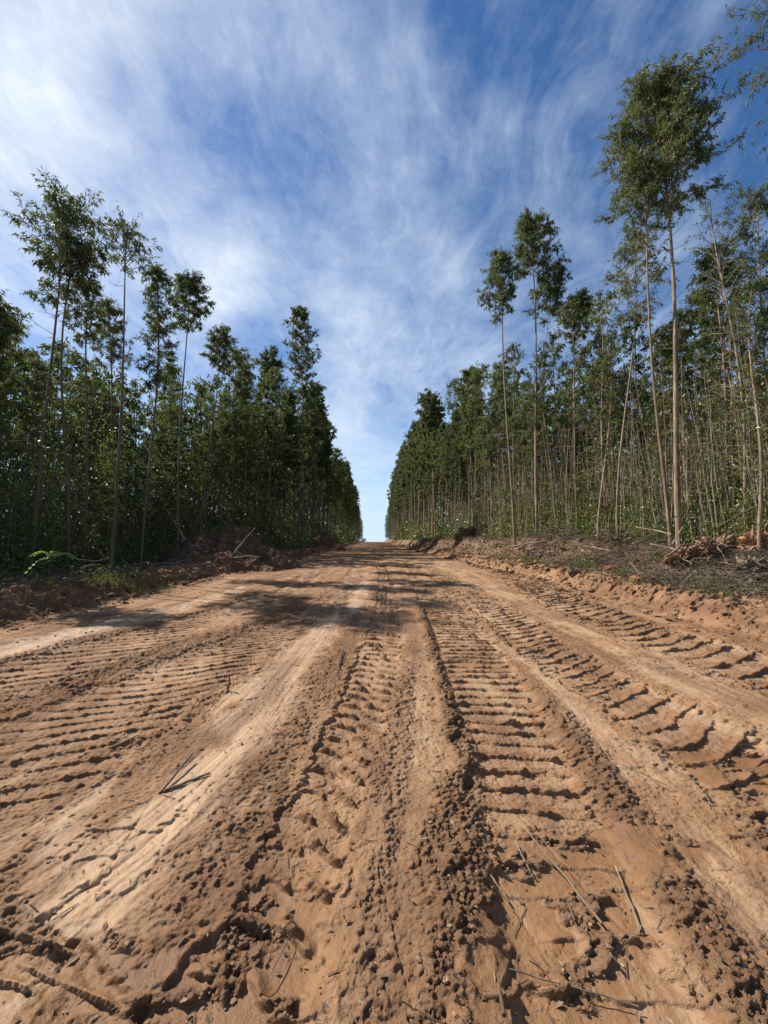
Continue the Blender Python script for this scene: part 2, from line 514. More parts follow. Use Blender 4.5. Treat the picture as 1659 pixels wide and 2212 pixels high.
def bark_mat(name, c1, c2, c3, rough=.8):
    m, n, out = material(name)
    tcn = n.new('ShaderNodeTexCoord').outputs['Object']
    mpn = n.new('ShaderNodeMapping')
    mpn.inputs['Scale'].default_value = (1.6, 1.6, .11)
    n.put(mpn.inputs[0], tcn)
    a = n.noise(mpn.outputs[0], 9, 5, .65, .5)
    b = n.noise(tcn, 1.3, 4, .6)
    c = n.mix(n.maprange(a, .38, .62), c1, c2)
    c = n.mix(n.math('MULTIPLY', n.maprange(b, .44, .62), .9), c, c3)
    bs = n.new('ShaderNodeBsdfPrincipled')
    n.put(bs.inputs['Base Color'], c)
    bs.inputs['Roughness'].default_value = rough
    bs.inputs['Specular IOR Level'].default_value = .25
    bu = n.new('ShaderNodeBump'); bu.inputs['Strength'].default_value = .5; bu.inputs['Distance'].default_value = .02
    n.put(bu.inputs['Height'], a)
    n.put(bs.inputs['Normal'], bu.outputs[0])
    n.l.new(bs.outputs[0], out.inputs[0])
    return m


M_SOIL = soil_mat('worked_soil')
M_MOUND = soil_mat('dark_soil', attr=False)
M_LEAF = leaf_mat('eucalyptus_leaf', [(0, (.036, .053, .021)), (.35, (.064, .090, .031)), (.62, (.102, .128, .040)), (.84, (.155, .150, .046)), (1, (.19, .12, .05))], .34, .58, .28)
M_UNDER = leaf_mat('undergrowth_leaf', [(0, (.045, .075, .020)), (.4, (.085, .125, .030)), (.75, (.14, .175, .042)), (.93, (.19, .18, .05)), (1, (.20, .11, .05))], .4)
M_DEAD = leaf_mat('dead_leaf', [(0, (.07, .042, .024)), (.5, (.15, .095, .055)), (.85, (.25, .17, .105)), (1, (.40, .30, .20))], .15, .7, .3)
M_GRASS = leaf_mat('grass_blade', [(0, (.032, .055, .016)), (.5, (.062, .092, .024)), (1, (.12, .14, .045))], .35, .5, .3)
M_YOUNG = leaf_mat('bright_leaf', [(0, (.30, .42, .08)), (1, (.42, .52, .12))], .5, .4, .4)
M_BARK_L = bark_mat('backlit_bark', (.085, .068, .05), (.155, .125, .09), (.11, .075, .05))  # darker bark colour carries the backlit shade of the left stand
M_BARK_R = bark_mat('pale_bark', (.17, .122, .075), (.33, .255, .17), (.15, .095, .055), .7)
M_STICK = bark_mat('dry_wood', (.085, .062, .042), (.19, .145, .10), (.07, .048, .032))
M_PALE = bark_mat('bleached_wood', (.24, .18, .115), (.42, .34, .24), (.16, .11, .07))
M_STUMP = bark_mat('torn_wood', (.12, .07, .04), (.27, .17, .098), (.07, .045, .03))
M_ORANGE = bark_mat('fresh_cut_wood', (.32, .145, .062), (.44, .23, .105), (.18, .085, .042))

# ------------------------------------------------------------------ ground meshes
nrow_y = [0.2]
while nrow_y[-1] < 236:
    yv = nrow_y[-1]
    nrow_y.append(yv + max(.0060, .0030 * yv - .001 if yv < 40 else .006 * yv))
ROW = np.array(nrow_y)
NC = 1400
u = np.linspace(-1, 1, NC)
u = np.sign(u) * np.abs(u) ** 1.12
HW = np.minimum(2.6 + 1.32 * ROW, 22.0)
GX = (u[None, :] * HW[:, None]); GY = np.repeat(ROW[:, None], NC, 1)
mz, soil, litter = micro(GX.ravel(), GY.ravel())
GZ = base_z(GX.ravel(), GY.ravel()) + mz
hi = np.clip(mz, -.12, .12)
VV = np.stack([GX.ravel() + .40 * hi, GY.ravel() - .65 * hi, GZ], -1).astype(F32)   # crumbs and lug rims lean over a little
nr = len(ROW)
ii = (np.arange(nr - 1)[:, None] * NC + np.arange(NC - 1)[None, :])
QD = np.stack([ii, ii + 1, ii + NC + 1, ii + NC], -1)
xm = (GX[:-1, :-1] + GX[1:, 1:]) / 2; ym = (GY[:-1, :-1] + GY[1:, 1:]) / 2
rm = xm > edge_r(ym) + .05
lm = xm < edge_l(ym) - .05


def ground_part(name, mask):
    q = QD[mask]
    idx, inv = np.unique(q.ravel(), return_inverse=True)
    me = quick_mesh(name, VV[idx], inv.reshape(-1, 4), True)
    ca = me.color_attributes.new('soil', 'FLOAT_COLOR', 'POINT')
    ca.data.foreach_set('color', soil[idx].astype(F32).ravel())
    la = me.attributes.new('litter', 'FLOAT', 'POINT')
    la.data.foreach_set('value', litter[idx].astype(F32))
    return link(name, me, M_SOIL, kind='structure')


ground_part('dirt_road', ~(rm | lm))
ground_part('road_bank', rm)
ground_part('forest_verge', lm)


def gzm(x, y):
    """ground height with its relief"""
    x = np.atleast_1d(np.asarray(x, float)); y = np.atleast_1d(np.asarray(y, float))
    m, s, l = micro(x, y)
    return base_z(x, y) + m, s, l


# the wide land below and around, to the horizon
xs = np.concatenate([np.linspace(-900, -60, 15), np.linspace(-50, 50, 81), np.linspace(60, 900, 15)])
ys = np.concatenate([np.linspace(-400, -12, 10), np.linspace(-10, 300, 156), np.linspace(320, 1600, 17)])
XX, YY = np.meshgrid(xs, ys)
yz = np.clip(YY, -10, 300)
ZB = base_z(XX.ravel(), yz.ravel()).reshape(XX.shape)
ZB = np.where(YY > 300, ZB - 0, ZB)
inside = (np.abs(XX) < 26) & (YY > -2) & (YY < 240)
ZB = ZB - np.where(inside, .22, .06)
vb = np.stack([XX.ravel(), YY.ravel(), ZB.ravel()], -1)
ib = (np.arange(len(ys) - 1)[:, None] * len(xs) + np.arange(len(xs) - 1)[None, :])
me = quick_mesh('ground', vb, np.stack([ib, ib + 1, ib + len(xs) + 1, ib + len(xs)], -1).reshape(-1, 4), True)
link('ground', me, M_MOUND, kind='structure')


# ------------------------------------------------------------------ quad collector for wood and leaves
class Q:
    def __init__(s):
        s.V = []; s.F = []; s.T = []; s.M = []; s.n = 0

    def add(s, V, Fq, tint, mat=0):
        V = np.asarray(V, F32).reshape(-1, 3)
        s.V.append(V); s.F.append(np.asarray(Fq, np.int64) + s.n)
        s.T.append(np.broadcast_to(np.asarray(tint, F32), (len(V),)))
        s.M.append(np.full(len(Fq), mat, np.int32))
        s.n += len(V)

    def tube(s, pts, rad, k=6, tint=.5, mat=0):
        pts = np.asarray(pts, float); rad = np.asarray(rad, float)
        n = len(pts)
        d = np.gradient(pts, axis=0)
        d /= np.linalg.norm(d, axis=1)[:, None] + 1e-9
        ref = np.where(np.abs(d[:, 2:3]) < .9, np.array([[0, 0, 1.]]), np.array([[1., 0, 0]]))
        if np.abs(d[:, 2]).min() < .9 < np.abs(d[:, 2]).max():
            ref = np.tile(np.array([[.31, .87, .21]]), (n, 1))
        a = np.cross(d, ref); a /= np.linalg.norm(a, axis=1)[:, None] + 1e-9
        b = np.cross(d, a)
        th = np.arange(k) * 2 * np.pi / k
        V = pts[:, None] + rad[:, None, None] * (np.cos(th)[None, :, None] * a[:, None] + np.sin(th)[None, :, None] * b[:, None])
        i = np.arange(n - 1)[:, None] * k; j = np.arange(k)[None, :]
        Fq = np.stack([i + j, i + (j + 1) % k, i + k + (j + 1) % k, i + k + j], -1).reshape(-1, 4)
        s.add(V.reshape(-1, 3), Fq, tint, mat)
        if rad[-1] > .004:       # close the ends of thick pieces
            for c, r0 in ((0, 0), (n - 1, (n - 1) * k)):
                cap = np.concatenate([V[c], pts[c][None]])
                s.add(cap, [[q, (q + 1) % k, k, k] for q in range(k)] if False else [[q, (q + 1) % k, (q + 2) % k, k] for q in range(0, k - 1, 2)], tint, mat)

    def leaves(s, p, d, L, W, tint, rng, mat=0, flat=None):
        n = len(p)
        d = d / (np.linalg.norm(d, axis=1)[:, None] + 1e-9)
        r = rng.normal(size=(n, 3)) if flat is None else flat + rng.normal(size=(n, 3)) * .25
        a = np.cross(d, r); a /= np.linalg.norm(a, axis=1)[:, None] + 1e-9
        L = np.asarray(L).reshape(-1, 1) * np.ones((n, 1)); W = np.asarray(W).reshape(-1, 1) * np.ones((n, 1))
        nrm = np.cross(a, d)
        m = p + d * L * .42
        V = np.stack([p, m + a * W / 2 + nrm * W * .12, p + d * L - np.array([0, 0, 1.]) * L * .10, m - a * W / 2 + nrm * W * .12], 1)
        s.add(V.reshape(-1, 3), np.arange(4 * n).reshape(n, 4), np.repeat(tint, 4), mat)

    def merge(s, o, Mx, off, dtint=0.0, matmap=None):
        V, Fq, T, Mi = o
        s.add(V @ Mx.T + off, Fq, np.clip(T + dtint, 0, 1), 0)
        s.M[-1] = Mi if matmap is None else np.asarray(matmap)[Mi]

    def arrays(s):
        return np.concatenate(s.V), np.concatenate(s.F), np.concatenate(s.T), np.concatenate(s.M)

    def mesh(s, name, smooth=False):
        V, Fq, T, Mi = s.arrays()
        me = quick_mesh(name, V, Fq, smooth)
        a = me.attributes.new('tint', 'FLOAT', 'POINT')
        a.data.foreach_set('value', np.ascontiguousarray(T, F32))
        me.polygons.foreach_set('material_index', np.ascontiguousarray(Mi, np.int32))
        return me


def nrmz(v): return v / (np.linalg.norm(v, axis=-1, keepdims=True) + 1e-9)


def gen_tree(seed, H, cb, Rw, nbr, ntw, nlf, L=.17, W=.034, top=(0, 0), tr=.07, skewx=0.0, stubs=4, low=0, bare=0.0, tbase=.42, tspread=.22, wob=.012, elev=(8, 50), boxy=.62, woodtwigs=True, side=6):
    """trunk with limbs (Q) and crown of hanging leaves (Q); H height, cb crown base (0..1), Rw crown radius"""
    rng = np.random.default_rng(seed)
    wood, leaf = Q(), Q()
    n = 12
    t = np.linspace(0, 1, n)
    ph = rng.uniform(0, 6.28, 4)
    tx = top[0] * (t ** 1.25) + wob * H * (np.sin(t * 5 + ph[0]) - np.sin(ph[0])) * t ** .5
    ty = top[1] * (t ** 1.25) + wob * H * (np.sin(t * 4 + ph[1]) - np.sin(ph[1])) * t ** .5
    pts = np.stack([tx, ty, t * H], -1)
    rad = tr * (1 - .86 * t) + .004
    rad[0] *= 1.18
    pts[0, 2] = -.35
    rad = rad * (1 + .05 * np.sin(np.arange(n) * 2.7 + ph[2]))
    wood.tube(pts, rad, side, .5)

    def trunk(q):
        q = np.atleast_1d(q)
        return np.stack([np.interp(q, t, pts[:, i]) for i in range(3)], -1)
    TP, TD = [], []
    ga = rng.uniform(0, 6.28)
    hs_ = cb + (1 - cb) * (np.arange(nbr) + rng.uniform(.1, .9, nbr)) / nbr * .97
    for i, hq in enumerate(hs_):
        q = (hq - cb) / (1 - cb)
        prof = max(.26, (1 - q ** 3.2) ** .6 * (boxy + (1 - boxy) * min(1, q * 3 + .35)))
        ln = Rw * prof * rng.uniform(.6, 1.15)
        ga += 2.399 + rng.uniform(-.5, .5)
        el = R(rng.uniform(*elev))
        d = np.array([math.cos(ga) * math.cos(el) + skewx * .6, math.sin(ga) * math.cos(el), math.sin(el)])
        ln *= 1 + .5 * skewx * math.cos(ga)
        p = trunk(hq)[0]
        bp = [p]
        m = 5
        for k in range(m):
            d = d + np.array([0, 0, -.10 if k > 1 else .10]) + rng.normal(size=3) * .12
            d = d / np.linalg.norm(d)
            p = p + d * ln / m
            bp.append(p)
        bp = np.array(bp)
        br = max(.006, tr * .28 * (1 - .6 * q)) * np.linspace(1, .25, m + 1)
        wood.tube(bp, br, 4, .45)
        if rng.uniform() < bare: 
            continue
        tt = rng.uniform(.30, 1, ntw) ** .8
        for s_ in tt:
            c = np.array([np.interp(s_, np.linspace(0, 1, m + 1), bp[:, j]) for j in range(3)])
            td = nrmz(d * .5 + rng.normal(size=3) * .75 + np.array([0, 0, .10]))
            tl = max(.12, rng.uniform(.25, .62) * min(1.0, Rw * .55))
            TP.append(c); TD.append(td * tl)
    for k in range(max(2, ntw)):
        TP.append(trunk(rng.uniform(.93, 1.0))[0]); TD.append(nrmz(rng.normal(size=3) + np.array([0, 0, .9])) * rng.uniform(.2, .45) * min(1.0, Rw))
    for k in range(low):                                   # leafy shoots on the lower trunk
        c = trunk(rng.uniform(.12, cb))[0]
        a = rng.uniform(0, 6.28); ll = rng.uniform(.3, .9) * min(1, Rw)
        dd = np.array([math.cos(a), math.sin(a), rng.uniform(.1, .7)]) * ll
        wood.tube(np.array([c, c + dd * .5, c + dd + np.array([0, 0, -.08])]), [.007, .005, .003], 3, .4)
        for _ in range(3):
            TP.append(c + dd * rng.uniform(.4, 1)); TD.append(nrmz(dd + rng.normal(size=3) * .5) * rng.uniform(.2, .4))
    for k in range(stubs):                                 # dead twigs below the crown
        hq = rng.uniform(cb * .45, cb * 1.02)
        c = trunk(hq)[0]
        a = rng.uniform(0, 6.28); ll = rng.uniform(.3, .9) * min(1.0, Rw)
        d = np.array([math.cos(a), math.sin(a), rng.uniform(.2, .9)])
        p1 = c + d * ll * .5 + rng.normal(size=3) * .05; p2 = p1 + (d + rng.normal(size=3) * .35) * ll * .5
        wood.tube(np.array([c, p1, p2]), [.012, .008, .004], 3, .3)
        for _ in range(2):
            p3 = p1 + (d + rng.normal(size=3) * .8) * ll * .4
            wood.tube(np.array([p1, (p1 + p3) / 2, p3]), [.006, .005, .003], 3, .3)
    TP = np.array(TP); TD = np.array(TD)
    if woodtwigs:
        rr = np.full(2, .0055)
        for p, d in zip(TP, TD):
            wood.tube(np.array([p, p + d * .9]), rr, 3, .4)
    nt = len(TP)
    idx = np.repeat(np.arange(nt), nlf)
    s_ = rng.uniform(.1, 1.05, len(idx))[:, None]
    p = TP[idx] + TD[idx] * s_ + rng.normal(size=(len(idx), 3)) * .03
    d = nrmz(nrmz(TD[idx]) * .55 + rng.normal(size=(len(idx), 3)) * .50 + np.array([0, 0, -.70]))
    sz = rng.uniform(.7, 1.25, len(idx))
    twt = rng.normal(size=nt) * .12
    tint = np.clip(tbase + twt[idx] + rng.normal(size=len(idx)) * tspread * .6 + (rng.uniform(size=len(idx)) < .02) * .5, 0, 1)
    leaf.leaves(p, d, L * sz, W * sz, tint, rng)
    return wood, leaf


def tree_thing(name, loc, wood_me, leaf_me, label, cat='tree', group=None, rz=0, sc=(1, 1, 1), bark=None, leafmat=None, kind_part='crown'):
    o = bpy.data.objects.new(name, None)
    o.empty_display_size = .5
    COL.objects.link(o)
    o.location = loc; o.rotation_euler = (0, 0, rz); o.scale = sc
    o['label'] = label; o['category'] = cat
    if group: o['group'] = group
    for nm, me_, mt in (('trunk', wood_me, bark), (kind_part, leaf_me, leafmat)):
        if me_ is None: continue
        c = bpy.data.objects.new(nm, me_)
        if mt is not None and not me_.materials: me_.materials.append(mt)
        COL.objects.link(c)
        c.parent = o
    return o


# ------------------------------------------------------------------ single trees one can point at
def hero(label, base, top, Y, crown_top_y, crown_bot_y, halfw, seed, nbr=22, ntw=6, nlf=12, bark=None, tr=.075, group=None, **kw):
    """base px x, top (px x, px y), depth, crown extent on the photo"""
    b = at(base, 1200, Y)
    zb = gz(b[0], Y)
    T = at(top[0], crown_top_y, Y)
    B = at((base + top[0]) / 2, crown_bot_y, Y)
    H = (T[2] - zb) * .948
    cb = (B[2] - zb) / H
    dist = (T[2] - CAM_H) * math.sin(PITCH) + Y * math.cos(PITCH)
    Rw = halfw / FPX * dist * (1.06 if base < 829 else 1.16)
    nbr = int(nbr * 1.9)
    ntw += 1
    kw['L'] = kw['L'] * .68; kw['W'] = kw['W'] * .74
    nlf = int(nlf * (1.6 if base < 829 else 1.85))
    tr *= .82
    wd, lf = gen_tree(seed, H, cb, Rw, nbr, ntw, nlf, top=(T[0] - b[0], 0), tr=tr, **kw)
    return tree_thing('eucalyptus_tree', (b[0], Y, zb), wd.mesh('trunk', True), lf.mesh('crown'), label, 'tree', group, bark=bark, leafmat=M_LEAF)


HL = [
    dict(label='tall slender eucalyptus with a wide drooping crown, leftmost emergent tree', base=72, top=(133, 395), Y=12.5, crown_top_y=398, crown_bot_y=600, halfw=88, seed=1, nbr=24, ntw=6, nlf=11, skewx=.45, L=.24, W=.055, stubs=6),
    dict(label='dark bent eucalyptus tucked under the wide leftmost crown', base=148, top=(190, 520), Y=13.5, crown_top_y=515, crown_bot_y=690, halfw=64, seed=2, nbr=20, ntw=6, nlf=10, L=.22, W=.05, wob=.02, stubs=8),
    dict(label='thin straight eucalyptus between the bent one and the sparse topped one', base=178, top=(215, 585), Y=14.6, crown_top_y=590, crown_bot_y=760, halfw=40, seed=3, nbr=18, ntw=5, nlf=10, L=.21, W=.045),
    dict(label='bare stemmed eucalyptus with a small sparse open crown on the left', base=242, top=(278, 440), Y=14.5, crown_top_y=442, crown_bot_y=590, halfw=58, seed=4, nbr=17, ntw=4, nlf=8, L=.22, W=.05, boxy=.8),
    dict(label='full leafed eucalyptus just right of the sparse open crown', base=305, top=(332, 535), Y=16.5, crown_top_y=532, crown_bot_y=840, halfw=48, seed=5, nbr=34, ntw=6, nlf=12, L=.22, W=.05),
    dict(label='eucalyptus with a compact round dark crown on a bare trunk, left stand', base=384, top=(408, 575), Y=19, crown_top_y=574, crown_bot_y=715, halfw=45, seed=6, nbr=22, ntw=8, nlf=13, L=.22, W=.055),
    dict(label='right leaning eucalyptus with a small round crown beside the compact one', base=428, top=(470, 685), Y=22, crown_top_y=684, crown_bot_y=800, halfw=38, seed=7, nbr=18, ntw=7, nlf=12, L=.24, W=.06),
    dict(label='bushy pointed eucalyptus above the large soil mound', base=500, top=(515, 735), Y=27, crown_top_y=735, crown_bot_y=960, halfw=42, seed=8, nbr=26, ntw=7, nlf=12, L=.28, W=.07),
    dict(label='narrow columnar eucalyptus standing above all others near the road gap', base=643, top=(651, 645), Y=43, crown_top_y=645, crown_bot_y=840, halfw=40, seed=9, nbr=36, ntw=9, nlf=13, L=.34, W=.10, boxy=.75, tr=.13),
    dict(label='lower round headed eucalyptus touching the columnar tree on its left', base=583, top=(592, 738), Y=37, crown_top_y=738, crown_bot_y=860, halfw=34, seed=10, nbr=22, ntw=8, nlf=12, L=.32, W=.09, tr=.11),
    dict(label='drooping dark eucalyptus touching the columnar tree on its right', base=672, top=(684, 825), Y=55, crown_top_y=822, crown_bot_y=930, halfw=32, seed=11, nbr=24, ntw=8, nlf=12, L=.36, W=.12, tr=.13),
    dict(label='leafy eucalyptus at the far left frame edge', base=-45, top=(-12, 600), Y=10.5, crown_top_y=600, crown_bot_y=860, halfw=66, seed=12, nbr=26, ntw=7, nlf=12, L=.2, W=.05),
    dict(label='olive eucalyptus of middle height below the thin straight one', base=218, top=(232, 600), Y=17.5, crown_top_y=620, crown_bot_y=800, halfw=40, seed=13, nbr=22, ntw=6, nlf=11, L=.22, W=.05, tbase=.6),
]
for h in HL:
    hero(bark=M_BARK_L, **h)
HR = [
    dict(label='tallest eucalyptus with a huge glittering crown, right of the road', base=1469, top=(1418, 120), Y=12.5, crown_top_y=120, crown_bot_y=450, halfw=122, seed=21, nbr=56, ntw=12, nlf=15, L=.19, W=.048, tr=.115, skewx=.15, stubs=10, boxy=.78, elev=(20, 58)),
    dict(label='slim twin of the tallest eucalyptus, its sparse crown hanging low on the left', base=1452, top=(1374, 330), Y=13.0, crown_top_y=330, crown_bot_y=540, halfw=66, seed=22, nbr=22, ntw=5, nlf=10, L=.2, W=.045, tr=.075, skewx=-.4, stubs=8),
    dict(label='bare trunked eucalyptus with the highest rounded crown of the roadside pair', base=1163, top=(1140, 430), Y=22, crown_top_y=430, crown_bot_y=590, halfw=50, seed=23, nbr=30, ntw=9, nlf=13, L=.24, W=.06, tr=.11, skewx=.2, boxy=.7),
    dict(label='slightly shorter bare trunked eucalyptus of the roadside pair, nearest the road', base=1113, top=(1083, 525), Y=22.5, crown_top_y=525, crown_bot_y=690, halfw=42, seed=24, nbr=26, ntw=8, nlf=12, L=.24, W=.06, tr=.095, skewx=-.2),
    dict(label='slender eucalyptus with a pointed tuft crown just right of the roadside pair', base=1172, top=(1206, 565), Y=23.5, crown_top_y=565, crown_bot_y=690, halfw=40, seed=25, nbr=22, ntw=8, nlf=12, L=.25, W=.06, tr=.07, wob=.016),
    dict(label='eucalyptus with a dense low dark crown beside the pointed tuft', base=1238, top=(1238, 625), Y=24.5, crown_top_y=625, crown_bot_y=730, halfw=38, seed=26, nbr=22, ntw=9, nlf=13, L=.25, W=.065, tr=.07),
    dict(label='brownish thin crowned eucalyptus below the slim twin', base=1335, top=(1345, 500), Y=15.5, crown_top_y=500, crown_bot_y=720, halfw=64, seed=27, nbr=26, ntw=6, nlf=10, L=.2, W=.042, tbase=.72, tr=.06, wob=.018),
    dict(label='forked pale eucalyptus stems leaning among brush below the brownish crown', base=1292, top=(1330, 690), Y=16.5, crown_top_y=690, crown_bot_y=900, halfw=46, seed=28, nbr=14, ntw=4, nlf=8, L=.18, W=.04, tr=.06, wob=.03, tbase=.6),
    dict(label='nearly leafless pale eucalyptus with fine upswept dead branches, right', base=1612, top=(1560, 400), Y=11, crown_top_y=380, crown_bot_y=700, halfw=84, seed=29, nbr=22, ntw=2, nlf=5, L=.2, W=.04, tr=.065, bare=.7, wob=.022, stubs=22, elev=(40, 70)),
    dict(label='leafy eucalyptus behind the nearly leafless one at the right frame edge', base=1672, top=(1640, 380), Y=13.5, crown_top_y=380, crown_bot_y=760, halfw=88, seed=30, nbr=36, ntw=6, nlf=11, L=.2, W=.045, tr=.08, stubs=8),
    dict(label='overhanging eucalyptus branches entering at the top right corner', base=1800, top=(1765, -150), Y=8.6, crown_top_y=-150, crown_bot_y=230, halfw=180, seed=31, nbr=26, ntw=8, nlf=9, L=.19, W=.04, tr=.10, bare=.08, stubs=14, boxy=.95, tbase=.5),
    dict(label='crooked white barked eucalyptus stem at the right frame edge', base=1638, top=(1668, 640), Y=9.8, crown_top_y=560, crown_bot_y=760, halfw=40, seed=32, nbr=12, ntw=3, nlf=6, L=.17, W=.035, tr=.055, wob=.03, stubs=16),
    dict(label='rounded dark green eucalyptus behind the tallest trunk, right', base=1530, top=(1515, 600), Y=18, crown_top_y=600, crown_bot_y=840, halfw=54, seed=33, nbr=28, ntw=7, nlf=12, L=.22, W=.055, tr=.07),
    dict(label='dark twin headed eucalyptus at the end of the near right stand', base=935, top=(932, 835), Y=54, crown_top_y=835, crown_bot_y=930, halfw=36, seed=34, nbr=26, ntw=9, nlf=13, L=.38, W=.12, tr=.13),
    dict(label='see through eucalyptus rising behind the dark twin headed one', base=985, top=(982, 802), Y=50, crown_top_y=802, crown_bot_y=900, halfw=24, seed=35, nbr=18, ntw=5, nlf=8, L=.32, W=.09, tr=.11),
    dict(label='dark upright eucalyptus right of the see through crown', base=1030, top=(1030, 775), Y=40, crown_top_y=775, crown_bot_y=960, halfw=28, seed=36, nbr=30, ntw=9, nlf=13, L=.32, W=.10, tr=.11, boxy=.8),
]
for h in HR:
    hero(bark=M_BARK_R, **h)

# ------------------------------------------------------------------ the stands: every tree its own object, copies of a few kinds
H_L = ([4, 8, 11, 17, 24, 30, 40, 60, 85, 140, 235], [13.2, 13.2, 13.2, 13.6, 14.4, 15.4, 18.0, 21.6, 22.5, 20.5, 15.5])
H_R = ([4, 8, 12, 20, 30, 43, 55, 70, 130, 235], [8.4, 8.8, 9.4, 11.4, 13.6, 16.5, 19.5, 22.8, 22.5, 17])
LAT_L = ([0, 15, 25, 50, 90, 240], [-11.0, -10.6, -9.6, -8.2, -7.4, -7.0])
LAT_R = ([0, 15, 25, 50, 90, 240], [11.2, 10.8, 9.6, 8.6, 7.8, 7.2])
near_var, far_var = [], []
for i in range(8):
    wd, lf = gen_tree(100 + i, 10.0, [.46, .55, .42, .62, .5, .58, .44, .52][i], [1.15, 1.0, 1.3, .95, 1.1, 1.2, .9, 1.05][i], 26, 6, 14, L=.165, W=.048, tr=.055, low=[3, 5, 7, 2, 6, 4, 7, 4][i], stubs=9, wob=.014, tbase=[.38, .5, .44, .36, .55, .42, .62, .46][i], top=(.3 * math.sin(i * 2), 0))
    near_var.append((wd, lf))
for i in range(6):
    wd, lf = gen_tree(200 + i, 18.0, [.58, .5, .64, .48, .56, .52][i], [1.7, 1.5, 1.9, 1.6, 1.45, 1.75][i], 34, 9, 14, L=.30, W=.095, tr=.11, low=3, stubs=4, wob=.008, tbase=[.35, .42, .38, .5, .45, .4][i], woodtwigs=False, side=5)
    far_var.append((wd, lf))
nm = [(a.mesh('trunk', True), b.mesh('crown')) for a, b in near_var]
fm = [(a.mesh('trunk', True), b.mesh('crown')) for a, b in far_var]
nm_r = [(a.copy(), b) for a, b in nm]
fm_r = [(a.copy(), b) for a, b in fm]
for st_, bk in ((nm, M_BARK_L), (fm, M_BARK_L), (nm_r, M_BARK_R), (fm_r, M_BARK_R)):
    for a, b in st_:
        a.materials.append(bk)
for st_ in (nm, fm):
    for a, b in st_:
        b.materials.append(M_LEAF)

rng = np.random.default_rng(7)
cands = []


def light_gap(x, y):
    # a narrow gap in the left stand towards the sun
    t = (-9.0 - x) / 4.2
    return 0 <= t <= 1 and abs(y - (9.45 + t * 2.3)) < .9


for sgn, LAT, HH in ((-1, LAT_L, H_L), (1, LAT_R, H_R)):
    y = 3.5
    while y < 236:
        step = 1.25 if y < 30 else (1.9 if y < 70 else 3.0)
        lat0 = abs(np.interp(y, *LAT))
        nrows = (14 if sgn < 0 and y < 26 else 9) if y < 40 else (7 if y < 90 else 5)
        for rwi in range(nrows):
            xx = lat0 + rwi * (1.45 if y < 60 else 2.0) + rng.uniform(-.45, .45) + (0.25 if rwi == 0 else 0)
            yy_ = y + rng.uniform(-.5, .5) * step
            px = xx / max(yy_, .1)
            if px > 1.42: continue
            if sgn < 0 and yy_ < 15 and xx < 12.5: continue
            if sgn < 0 and light_gap(-xx, yy_): continue
            hh = np.interp(yy_, *HH) * rng.uniform(.58, 1.16)
            if rng.uniform() < (.22 if yy_ < 30 and rwi < 5 else .08): continue
            if sgn < 0:
                hh = min(hh, (xx - 6.4) / .80 * rng.uniform(.85, 1.0) + max(0, yy_ - 20) * 1.3)
                if hh < 2.5: continue
            cands.append((math.hypot(xx, yy_) + 1.2 * rwi, sgn * xx, yy_, hh, sgn, rwi))
        y += step
cands.sort()
n_ind = 300 - len(HL) - len(HR) - 1
PHR = {
    (-1, 0): 'slim leafy eucalyptus in the nearest dark part of the stand left of the road',
    (-1, 1): 'tall eucalyptus in the dark roadside wall of trees further along on the left',
    (1, 0): 'slim leafy eucalyptus in the nearest sunlit part of the stand right of the road',
    (1, 1): 'tall eucalyptus in the sunlit wall of trees further along on the right',
}
GRP = {(-1, 0): 'near left eucalyptus stand', (-1, 1): 'far left eucalyptus stand', (1, 0): 'near right eucalyptus stand', (1, 1): 'far right eucalyptus stand'}
# individuals: what shows largest (front rows far along, all rows near)
ind = [c for c in cands if c[2] < 20 and c[5] < 4] + [c for c in cands if 20 <= c[2] and c[5] < 2]
ind = sorted(ind)[:n_ind]
inds = set(id(c) for c in ind)
rest = [c for c in cands if id(c) not in inds]
for c in ind:
    _, x, y, hh, sgn, rwi = c
    far = y > 34
    V_ = (fm if sgn < 0 else fm_r) if far else (nm if sgn < 0 else nm_r)
    a, b = V_[rng.integers(len(V_))]
    H0 = 18.0 if far else 10.0
    s = hh / H0
    wx = s * rng.uniform(.85, 1.2) if not far else s * rng.uniform(.8, 1.1)
    tree_thing('eucalyptus_tree', (x, y, gz(x, y) - .05), a, b, PHR[(sgn, int(far))], 'tree', GRP[(sgn, int(far))], rz=rng.uniform(0, 6.28), sc=(wx, wx, s))
# one small tree showing past the crest
a, b = fm[2]
tree_thing('eucalyptus_tree', (-6.6, 262, gz(-6, 262) - 2.6), a, b, 'lone small tree peeking over the road crest at the gap', 'tree', sc=(1.25, 1.25, .34))

# the rest of the wood as one mass
vl = []
for i in range(5):
    wd, lf = gen_tree(300 + i, 10.0, [.34, .44, .3, .5, .4][i], 1.25, 22, 5, 8, L=.24, W=.08, tr=.055, low=10, stubs=2, tbase=.40, woodtwigs=False, side=4)
    vl.append((wd.arrays(), lf.arrays()))
mass = Q()
for c in rest:
    _, x, y, hh, sgn, rwi = c
    wa, la = vl[rng.integers(len(vl))]
    hh *= .84
    s = hh / 10.0
    wx = s * rng.uniform(.8, 1.1) if y < 40 else s * rng.uniform(.6, .8)
    a = rng.uniform(0, 6.28)
    Mx = np.array([[math.cos(a) * wx, -math.sin(a) * wx, 0], [math.sin(a) * wx, math.cos(a) * wx, 0], [0, 0, s]])
    off = np.array([x, y, gz(x, y) - .1])
    mass.merge(wa, Mx, off, 0, [0 if sgn < 0 else 1])
    mass.merge(la, Mx, off, rng.uniform(-.12, .12), [2])
